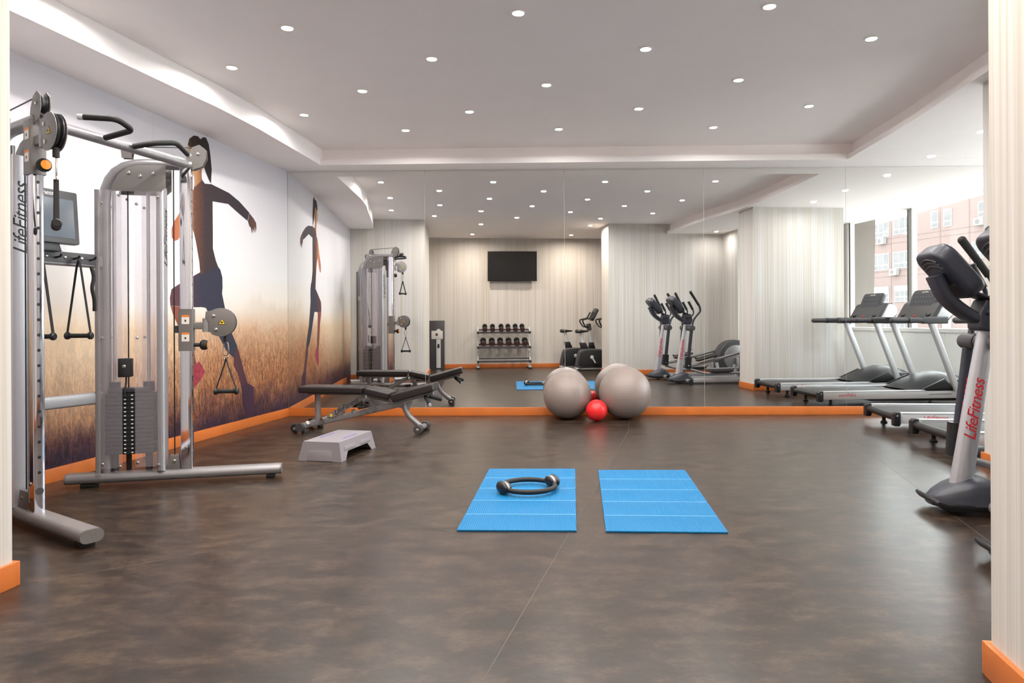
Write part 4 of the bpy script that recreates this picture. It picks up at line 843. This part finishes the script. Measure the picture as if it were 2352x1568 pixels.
pad('back_pad', [(-0.06, 0.39), (0.60, 0.385), (0.60, 0.45), (-0.06, 0.455)], 0.28)
pad('seat_pad', [(0.615, 0.385), (0.865, 0.33), (0.88, 0.395), (0.63, 0.45)], 0.29)
pad('leg_pad', [(0.905, 0.30), (1.33, 0.415), (1.31, 0.492), (0.885, 0.377)], 0.27)
MB().rtube([(0.62, 0, 0.36), (0.86, 0, 0.305)], 0.10, 0.03, 0.008).build('seat_support', 'grey_plate', bn)
MB().rtube([(0.86, 0, 0.265), (0.9, 0, 0.285), (1.29, 0, 0.388)], 0.05, 0.035, 0.008).build('leg_pad_support', 'steel_paint', bn)
jt = MB().cyl((0.875, -0.05, 0.315), (0.875, 0.05, 0.315), 0.032).build('hinge', 'steel_paint', bn)
for s in (-1, 1): bolt((0.875, 0.05 * s, 0.315), (0, s, 0), 0.016, jt)
lk = MB().prism([(0.20, 0.135), (0.27, 0.135), (0.60, 0.33), (0.60, 0.36), (0.53, 0.35), (0.20, 0.16)], (0, -0.034, 0), (1, 0, 0), (0, 0, 1), 0.008).build('link_plate', 'steel_paint', bn)
ld_ = V((0.36, 0, 0.205)).normalized()
text_ob('lettering', 'LifeFitness', 0.075, 'black_print', lk, (0.40, -0.0385, 0.247), ld_, V((-ld_.z, 0, ld_.x)), shear=0.3)
MB().prism([(-0.02, 0.014), (0.02, 0.014), (0, -0.02)], (0.245, -0.0395, 0.155), (1, 0, 0), (0, 0, 1), 0.001).build('hazard_label', 'yellow_label', lk)
MB().rtube([(0.22, 0.034, 0.14), (0.57, 0.034, 0.345)], 0.008, 0.035, 0.002).build('link_plate', 'steel_paint', bn)
MB().cyl((0.155, -0.07, 0.12), (0.155, 0.07, 0.12), 0.017).build('pivot_pin', 'bolt_metal', bn)
aj = MB().prism([(0.60, 0.20), (0.66, 0.18), (0.72, 0.22), (0.70, 0.30), (0.62, 0.32), (0.66, 0.26)], (0, -0.04, 0), (1, 0, 0), (0, 0, 1), 0.008).build('adjustment_plate', 'grey_plate', bn)
MB().cyl((0.55, -0.09, 0.24), (0.62, -0.03, 0.25), 0.014).build('pull_pin', 'black_rubber', aj)
for x in (0.36, 0.46): MB().rtube([(x, 0, 0.15 + (x - 0.36) * 0.26), (x, 0, 0.19 + (x - 0.36) * 0.26)], 0.06, 0.014, 0.003, up=(1, 0, 0)).build('stop_tab', 'grey_plate', bn)
MB().prism([(0.84, 0.245), (1.08, 0.31), (1.02, 0.17), (0.97, 0.23), (0.9, 0.25)], (0, 0, 0), (1, 0, 0), (0, 0, 1), 0.03).build('gusset', 'steel_paint', bn)
MB().tube([(0.975, 0, 0.30), (1.02, 0, 0.17), (1.16, 0, 0.05)], 0.027, 16, fil=0.1, up=(0, 1, 0)).build('front_leg', 'steel_paint', bn)
fb = MB().tube([(1.175, -0.14, 0.042), (1.175, 0.14, 0.042)], 0.028, 16).build('front_bar', 'steel_paint', bn)
for s in (-1, 1):
    MB().cyl((1.175, 0.09 * s, 0.042), (1.175, 0.185 * s, 0.042), 0.041, 20).build('bar_sleeve', 'dark_grey', fb)
    bolt((1.175, 0.187 * s, 0.042), (0, s, 0), 0.014, fb)
    MB().cyl((1.20, 0.0, 0.365), (1.31, 0.22 * s, 0.30), 0.011).build('roller_axle', 'bolt_metal', bn)
    MB().cyl((1.23, 0.06 * s, 0.347), (1.313, 0.226 * s, 0.298), 0.0215, 18).build('foam_roller', 'black_rubber', bn)
    MB().cyl((1.313, 0.226 * s, 0.298), (1.318, 0.236 * s, 0.295), 0.016, 16).build('roller_cap', 'silver_light', bn)

# ------------------------------------------------------------------ aerobic step
st = thing('aerobic_step', 'low grey plastic aerobic step with arched sides on the floor', 'exercise step', (-1.69, 5.68, 0), R(-11))
wb_, lb_, wt_, lt_, h_ = 0.375, 0.63, 0.315, 0.585, 0.15
def outline(w_, l_, z): return None
mb = MB()
B = [(-wb_ / 2, -lb_ / 2), (wb_ / 2, -lb_ / 2), (wb_ / 2, lb_ / 2), (-wb_ / 2, lb_ / 2)]; Tt = [(-wt_ / 2, -lt_ / 2), (wt_ / 2, -lt_ / 2), (wt_ / 2, lt_ / 2), (-wt_ / 2, lt_ / 2)]
MB().prism(rrect(wt_, lt_, 0.012, 3), (0, 0, h_ - 0.008), (1, 0, 0), (0, 1, 0), 0.016).build('tread_plate', 'step_grey', st, bevel=0.004)
def side(nm, p0, p1, q0, q1, arch, arch_h):
    """skirt panel between bottom p0-p1 and top q0-q1 with an arched cut-out"""
    p0, p1, q0, q1 = [V(p) for p in (p0, p1, q0, q1)]; pts = []
    N = 24
    top = [q0.lerp(q1, i / N) for i in range(N + 1)]; bot = []
    for i in range(N + 1):
        u = i / N; hgt = 0
        if arch: 
            e = (u - 0.5) / arch * 2
            hgt = arch_h if abs(e) < 0.82 else (arch_h * (1 - (abs(e) - 0.82) / 0.18) if abs(e) < 1 else 0)
        bot.append(p0.lerp(p1, u).lerp(q0.lerp(q1, u), hgt))
    nn = (p1 - p0).cross(q0 - p0).normalized() * -0.006; mb = MB(); k = N + 1
    mb.add(bot + top + [p + nn for p in bot] + [p + nn for p in top], [(i, i + 1, k + i + 1, k + i) for i in range(N)] + [(2 * k + i + 1, 2 * k + i, 3 * k + i, 3 * k + i + 1) for i in range(N)] + [(i + 1, i, 2 * k + i, 2 * k + i + 1) for i in range(N)] + [(k + i, k + i + 1, 3 * k + i + 1, 3 * k + i) for i in range(N)] + [(0, k, 3 * k, 2 * k), (N, 2 * k + N, 3 * k + N, k + N)])
    return mb.build(nm, 'step_grey', st, fix=True, ang=25)
b3 = [(x, y, 0.0) for x, y in B]; t3 = [(x, y, h_ - 0.006) for x, y in Tt]
side('end_skirt', b3[0], b3[1], t3[0], t3[1], 0, 0); side('side_skirt', b3[1], b3[2], t3[1], t3[2], 0.74, 0.45); side('end_skirt', b3[2], b3[3], t3[2], t3[3], 0, 0); side('side_skirt', b3[3], b3[0], t3[3], t3[0], 0.74, 0.45)
# raised steps moulded on the skirts
for s in (-1, 1):
    n_ = V((0, s * h_, (lb_ - lt_) / 2)).normalized(); up_ = V((0, -s * (lb_ - lt_) / 2, h_)).normalized()
    MB().prism([(-0.11, 0.0), (0.11, 0.0), (0.095, 0.075), (0.085, 0.082), (-0.085, 0.082), (-0.095, 0.075)], V((0, s * lb_ / 2, 0.001)) + n_ * 0.002, (1, 0, 0), up_, 0.008).build('moulded_step', 'step_grey', st, bevel=0.002)
    n2 = V((s * h_, 0, (wb_ - wt_) / 2)).normalized(); up2 = V((-s * (wb_ - wt_) / 2, 0, h_)).normalized()
    for y0 in (-0.14, 0.14):
        MB().prism([(y0 - 0.095, 0.078), (y0 + 0.095, 0.078), (y0 + 0.085, 0.108), (y0 - 0.085, 0.108)], V((s * wb_ / 2, 0, 0)) + n2 * 0.001, (0, 1, 0), up2, 0.007).build('moulded_step', 'step_grey', st, bevel=0.002)
for s in (-1, 1): MB().box((s * 0.105, 0.0, h_ + 0.0003), (0.014, 0.24, 0.0012)).build('printed_stripe', 'step_print', st)

# ------------------------------------------------------------------ folding mats (five panels each)
def make_mat(label, F0, F1, N0, N1):
    F0, F1, N0, N1 = [V((*p, 0)) for p in (F0, F1, N0, N1)]; c = (F0 + F1 + N0 + N1) / 4
    ang = math.atan2((F1 - F0).y + (N1 - N0).y, (F1 - F0).x + (N1 - N0).x); t = thing('folding_mat', label, 'exercise mat', c, ang, 'blue folding mats')
    M = MX.Rotation(-ang, 3, 'Z'); loc = lambda p: M @ (p - c)
    for k in range(5):
        a, b_ = k / 5, (k + 1) / 5; e = 0.003
        q = [loc(F0.lerp(N0, b_ - e)), loc(F1.lerp(N1, b_ - e)), loc(F1.lerp(N1, a + e)), loc(F0.lerp(N0, a + e))]
        mb = MB(); nx = 12
        mb.add([p for p in q] + [p + V((0, 0, 0.0085)) for p in q], [(3, 2, 1, 0), (4, 5, 6, 7), (0, 1, 5, 4), (1, 2, 6, 5), (2, 3, 7, 6), (3, 0, 4, 7)])
        mb.build('mat_panel', 'mat_blue', t, bevel=0.002)
        if k < 4:
            p0, p1 = loc(F0.lerp(N0, b_)), loc(F1.lerp(N1, b_)); d = p1 - p0
            MB().rtube([p0 + d * 0.004, p1 - d * 0.004], 0.007, 0.0180, 0.002).build('fold_crease', 'crease', t)
    return t
make_mat('blue folding exercise mat carrying the black pilates ring', (-0.383, 5.06), (0.252, 5.055), (-0.443, 3.566), (0.183, 3.556))
make_mat('empty blue folding exercise mat beside the one with the ring', (0.419, 5.01), (1.051, 5.005), (0.335, 3.548), (0.962, 3.526))

# pilates ring on the mat
pr = thing('pilates_ring', 'black pilates ring with two padded handles lying on a blue mat', 'pilates ring', (-0.082, 4.40, 0.0095), R(30))
MB().tube([(0.172 * cos(R(a)), 0.172 * sin(R(a)), 0.030) for a in range(0, 360, 6)], 0.0155, 14, closed=True).build('hoop', 'black_rubber', pr)
for s in (-1, 1):
    c0 = V((0.190 * s, 0, 0.041))
    hd = MB().sphere(c0, 1, 24, 14, (0.026, 0.066, 0.040)).build('handle_pad', 'black_plastic', pr)
    MB().sphere(c0 - V((0.020 * s, 0, 0)), 1, 24, 14, (0.022, 0.060, 0.037)).build('handle_liner', 'steel_paint', hd)
    MB().sphere(c0 - V((0.035 * s, 0, 0)), 1, 24, 14, (0.018, 0.052, 0.033)).build('inner_pad', 'black_plastic', hd)

# ------------------------------------------------------------------ balls
def ball(label, cat, x, y, r, m, group=None):
    mb = MB().sphere((0, 0, 0), r, 56, 32); o = mb.build('exercise_ball', m, None, ang=180); o.location = (x, y, r + 0.0005); tag(o, label, cat, group)
    MB().lathe([(0, 0.002), (0.008, 0.0015), (0.009, 0)], (r * 0.3, r * 0.5, r * math.sqrt(1 - 0.34)), (0.3, 0.5, math.sqrt(0.66)), 12).build('valve_plug', m, o); return o
ball('smaller grey exercise ball against the mirror, left of the red ball', 'exercise ball', 0.298, 7.688, 0.270, 'ball_grey', 'grey exercise balls')
ball('larger grey exercise ball against the mirror, right of the red ball', 'exercise ball', 0.945, 7.668, 0.291, 'ball_grey', 'grey exercise balls')
ball('small red ball on the floor between the two grey exercise balls', 'ball', 0.612, 7.485, 0.118, 'red_ball')

# ------------------------------------------------------------------ back area, seen in the mirror
by = lambda x: BW0[1] + (BW1[1] - BW0[1]) * (x - BW0[0]) / (BW1[0] - BW0[0])
ba = math.atan2(BW1[1] - BW0[1], BW1[0] - BW0[0])
tv = thing('wall_television', 'black flat television mounted high on the back wall above the dumbbell rack', 'television', (-0.665, by(-0.665) + 0.001, 2.39), ba)
MB().box((0, 0.13, 0), (1.16, 0.045, 0.70), rx=R(-3)).build('television_body', 'black_plastic', tv, bevel=0.006)
MB().box((0, 0.1535, 0.002), (1.135, 0.003, 0.665), rx=R(-3)).build('screen', 'tv_glass', tv)
MB().box((0, 0.06, 0), (0.35, 0.09, 0.25)).box((0, 0.01, 0), (0.45, 0.015, 0.4)).build('wall_bracket', 'black_plastic', tv)

wd = thing('water_dispenser', 'tall dark grey water dispenser standing against the back wall', 'water dispenser', (-2.40, 0.12, 0), ba)
MB().box((0, -0.0, 0.56), (0.34, 0.30, 1.12)).build('cabinet', 'dark_grey', wd, bevel=0.012)
MB().prism([(0.055 * cos(R(a)), 0.87 + 0.06 * sin(R(a))) for a in range(0, 181, 15)], (0.045, 0.152, 0), (1, 0, 0), (0, 0, 1), 0.01).build('control_dome', 'dispenser_panel', wd)
pn = MB().box((0.01, 0.153, 0.79), (0.26, 0.012, 0.19)).build('dispenser_panel', 'dispenser_panel', wd, bevel=0.003)
MB().prism(rrect(0.05, 0.06, 0.01, 3), (0.0, 0.161, 0.80), (1, 0, 0), (0, 0, 1), 0.003).build('panel_mark', 'red_cap', pn)
MB().rtube([(0.04, 0.155, 0.03), (0.04, 0.155, 0.69)], 0.10, 0.015, 0.004, up=(0, 1, 0)).build('cup_tube', 'silver_light', wd)
MB().rtube([(0.04, 0.165, 0.49), (0.04, 0.165, 0.58)], 0.05, 0.01, 0.004, up=(0, 1, 0)).build('cup_slot', 'black_plastic', wd)

# dumbbell rack: x along wall, y towards the mirror
rk = thing('dumbbell_rack', 'three-tier silver and dark dumbbell rack against the back wall under the television', 'dumbbell rack', (-0.875, by(-0.875) + 0.02, 0), ba)
TR = [(0.16, 0.90, 0.31, 0.84), (0.21, 0.56, 0.38, 0.50), (0.27, 0.235, 0.45, 0.175)]     # (y back, z back, y front, z front)
for s in (-1, 1):
    x = 0.60 * s
    MB().rtube([(x, 0.03, 0.035), (x, 0.50, 0.035)], 0.07, 0.05, 0.012).build('base_foot', 'silver_light', rk)
    for yy in (0.04, 0.49): MB().box((x, yy, 0.02), (0.085, 0.07, 0.04)).build('foot_cap', 'black_rubber', rk, bevel=0.006)
    MB().rtube([(x, 0.20, 0.05), (x, 0.13, 0.45), (x, 0.10, 0.97)], 0.04, 0.06, 0.012, up=(0, 1, 0), fil=0.2).build('upright', 'silver_light', rk)
    MB().rtube([(x, 0.36, 0.05), (x, 0.22, 0.40)], 0.03, 0.045, 0.01, up=(0, 1, 0)).build('brace', 'steel_paint', rk)
    for yb, zb, yf, zf in TR:
        MB().rtube([(x, yb - 0.06, zb + 0.045), (x, yf + 0.05, zf - 0.012)], 0.03, 0.05, 0.008, up=(0, 0, 1)).build('tray_bracket', 'silver_light', rk)
        MB().cyl((x - 0.02, yf + 0.055, zf), (x + 0.022, yf + 0.055, zf), 0.028).build('bracket_cap', 'black_rubber', rk)
for yb, zb, yf, zf in TR:
    MB().rtube([(-0.59, yb, zb), (0.59, yb, zb)], 0.045, 0.035, 0.006).build('tray_rail', 'dark_grey', rk)
    MB().rtube([(-0.61, yf, zf), (0.61, yf, zf)], 0.05, 0.045, 0.006).build('tray_rail', 'dark_grey', rk)
RK = MX.Translation(rk.location) @ MX.Rotation(ba, 4, 'Z')
def make_dumbbell(r):
    t = thing('dumbbell', '', 'dumbbell')
    MB().tube([(0, -0.08, 0), (0, 0, 0), (0, 0.08, 0)], 0.015, 12, scales=[0.95, 1.15, 0.95]).build('handle', 'chrome', t)
    for s in (-1, 1):
        hd = MB().lathe([(0.02, 0.055), (r * 0.92, 0.055), (r, 0.065), (r, 0.118), (r * 0.9, 0.128), (0.0, 0.128)], (0, 0, 0), (0, s, 0), 18).build('head', 'black_rubber', t)
        MB().lathe([(r * 0.55, 0.1285), (r * 0.5, 0.131), (0, 0.131)], (0, 0, 0), (0, s, 0), 18).build('head_cap', 'red_cap', hd)
        MB().lathe([(r * 0.80, 0.1275), (r * 0.78, 0.1315), (r * 0.73, 0.1275)], (0, 0, 0), (0, s, 0), 18).build('cap_rim', 'steel_paint', hd)
    return t
ON = ['first', 'second', 'third', 'fourth', 'fifth', 'sixth']
for ti, (r, nm, xs6) in enumerate(((0.057, 'top', (-0.44, -0.26, -0.06, 0.10, 0.27, 0.43)), (0.069, 'middle', (-0.48, -0.28, -0.085, 0.11, 0.30, 0.49)))):
    proto = None
    yb, zb, yf, zf = TR[ti]; tl = math.atan2(zf - zb, yf - yb)
    for k, x in enumerate(xs6):
        d = make_dumbbell(r) if proto is None else copy_tree(proto)
        proto = proto or d
        p = RK @ V((x, (yb + yf) / 2 + 0.015, (zb + zf) / 2 + 0.0175 + r + 0.002))
        d.location = p; d.rotation_euler = (tl, 0, ba)
        tag(d, 'round black dumbbell with red caps, %s from the dispenser on the %s rack tier' % (ON[k], nm), 'dumbbell', 'dumbbells on the %s tier' % nm)

# exercise bikes (x forward)
def make_bike(label, loc, rz):
    t = thing('exercise_bike', label, 'exercise bike', loc, rz, 'exercise bikes in the back area')
    pl = [(0.0, 0.10), (0.03, 0.26), (0.07, 0.42), (0.14, 0.475), (0.34, 0.485), (0.75, 0.465), (0.92, 0.40), (0.98, 0.25), (0.95, 0.08), (0.10, 0.06)]
    bd = MB().prism(pl, (0, 0, 0), (1, 0, 0), (0, 0, 1), 0.17).build('body_shell', 'dark_grey', t, bevel=0.03, seg=3)
    for s in (-1, 1): MB().prism([(x * 0.9 + 0.05, z * 0.86 + 0.035) for x, z in pl], (0, 0.086 * s, 0), (1, 0, 0), (0, 0, 1), 0.006).build('side_cover', 'black_plastic', bd, bevel=0.002)
    MB().rtube([(0.02, 0, 0.05), (1.0, 0, 0.05)], 0.10, 0.05, 0.015).build('base_beam', 'silver_light', t)
    for x in (0.05, 0.97):
        b_ = MB().rtube([(x, -0.25, 0.035), (x, 0.25, 0.035)], 0.07, 0.05, 0.018).build('stabilizer', 'silver_light', t)
        for s in (-1, 1): MB().rtube([(x, 0.24 * s, 0.03), (x, 0.28 * s, 0.03)], 0.08, 0.06, 0.018).build('stabilizer_cap', 'black_rubber', b_)
    MB().prism([(0.14, 0.47), (0.30, 0.47), (0.235, 0.62), (0.10, 0.62)], (0, 0, 0), (1, 0, 0), (0, 0, 1), 0.11).build('post_boot', 'black_plastic', t, bevel=0.01)
    MB().rtube([(0.19, 0, 0.55), (0.13, 0, 0.83)], 0.05, 0.07, 0.01, up=(1, 0, 0)).build('seat_post', 'silver_light', t)
    mb = MB()
    for x, hw, z0, z1 in ((0.02, 0.10, 0.83, 0.90), (0.05, 0.125, 0.825, 0.91), (0.12, 0.12, 0.83, 0.905), (0.19, 0.07, 0.84, 0.895), (0.27, 0.035, 0.85, 0.885), (0.30, 0.015, 0.855, 0.875)):
        for j in range(14):
            a = 2 * pi * j / 14; mb.v.append((x, cos(a) * hw, (z0 + z1) / 2 + math.copysign(abs(sin(a)) ** 0.7, sin(a)) * (z1 - z0) / 2))
    for i in range(5):
        for j in range(14): mb.f.append((i * 14 + j, i * 14 + (j + 1) % 14, (i + 1) * 14 + (j + 1) % 14, (i + 1) * 14 + j))
    mb.f += [tuple(range(14)), tuple(70 + j for j in reversed(range(14)))]
    mb.build('seat', 'vinyl', t, ang=60, fix=True)
    MB().prism([(0.67, 0.46), (0.83, 0.45), (0.79, 0.60), (0.69, 0.60)], (0, 0, 0), (1, 0, 0), (0, 0, 1), 0.12).build('front_boot', 'black_plastic', t, bevel=0.01)
    MB().rtube([(0.74, 0, 0.55), (0.68, 0, 0.98)], 0.07, 0.06, 0.012, up=(1, 0, 0)).build('front_post', 'silver_light', t)
    MB().rtube([(0.695, 0, 0.88), (0.675, 0, 1.03)], 0.11, 0.10, 0.02, up=(1, 0, 0)).build('neck_cover', 'dark_grey', t)
    MB().prism(rrect(0.34, 0.30, 0.06, 5), (0.80, 0, 1.24), (0, 1, 0), (0.45, 0, 0.89), 0.08).build('console', 'dark_grey', t, bevel=0.02)
    for s in (-1, 1):
        hb = MB().tube([(0.66, 0.04 * s, 0.95), (0.58, 0.14 * s, 0.96), (0.52, 0.18 * s, 1.05), (0.50, 0.19 * s, 1.12), (0.68, 0.20 * s, 1.16), (0.76, 0.18 * s, 1.30)], 0.016, 10, fil=0.04).build('handlebar', 'black_rubber', t)
        a = 55 if s > 0 else 235
        ck = MB().rtube([(0.36, 0.105 * s, 0.30), (0.36 + 0.15 * cos(R(-60 if s > 0 else 120)), 0.12 * s, 0.30 + 0.15 * sin(R(-60 if s > 0 else 120)))], 0.018, 0.03, 0.006).build('crank_arm', 'silver_light', t)
        MB().lathe([(0, 0.012), (0.035, 0.01), (0.042, 0)], (0.36, 0.105 * s, 0.30), (0, s, 0), 18).build('crank_hub', 'silver_light', ck)
        pz = 0.30 + 0.15 * sin(R(-60 if s > 0 else 120)); pxx = 0.36 + 0.15 * cos(R(-60 if s > 0 else 120))
        MB().box((pxx, 0.18 * s, pz), (0.10, 0.10, 0.025)).build('pedal', 'black_plastic', ck, bevel=0.006)
    return t
make_bike('upright exercise bike with dark body, nearer the doorway jamb', (0.76, 0.90, 0), R(-7))
make_bike('upright exercise bike with dark body, nearer the back wall', (0.44, 0.24, 0), R(-7))
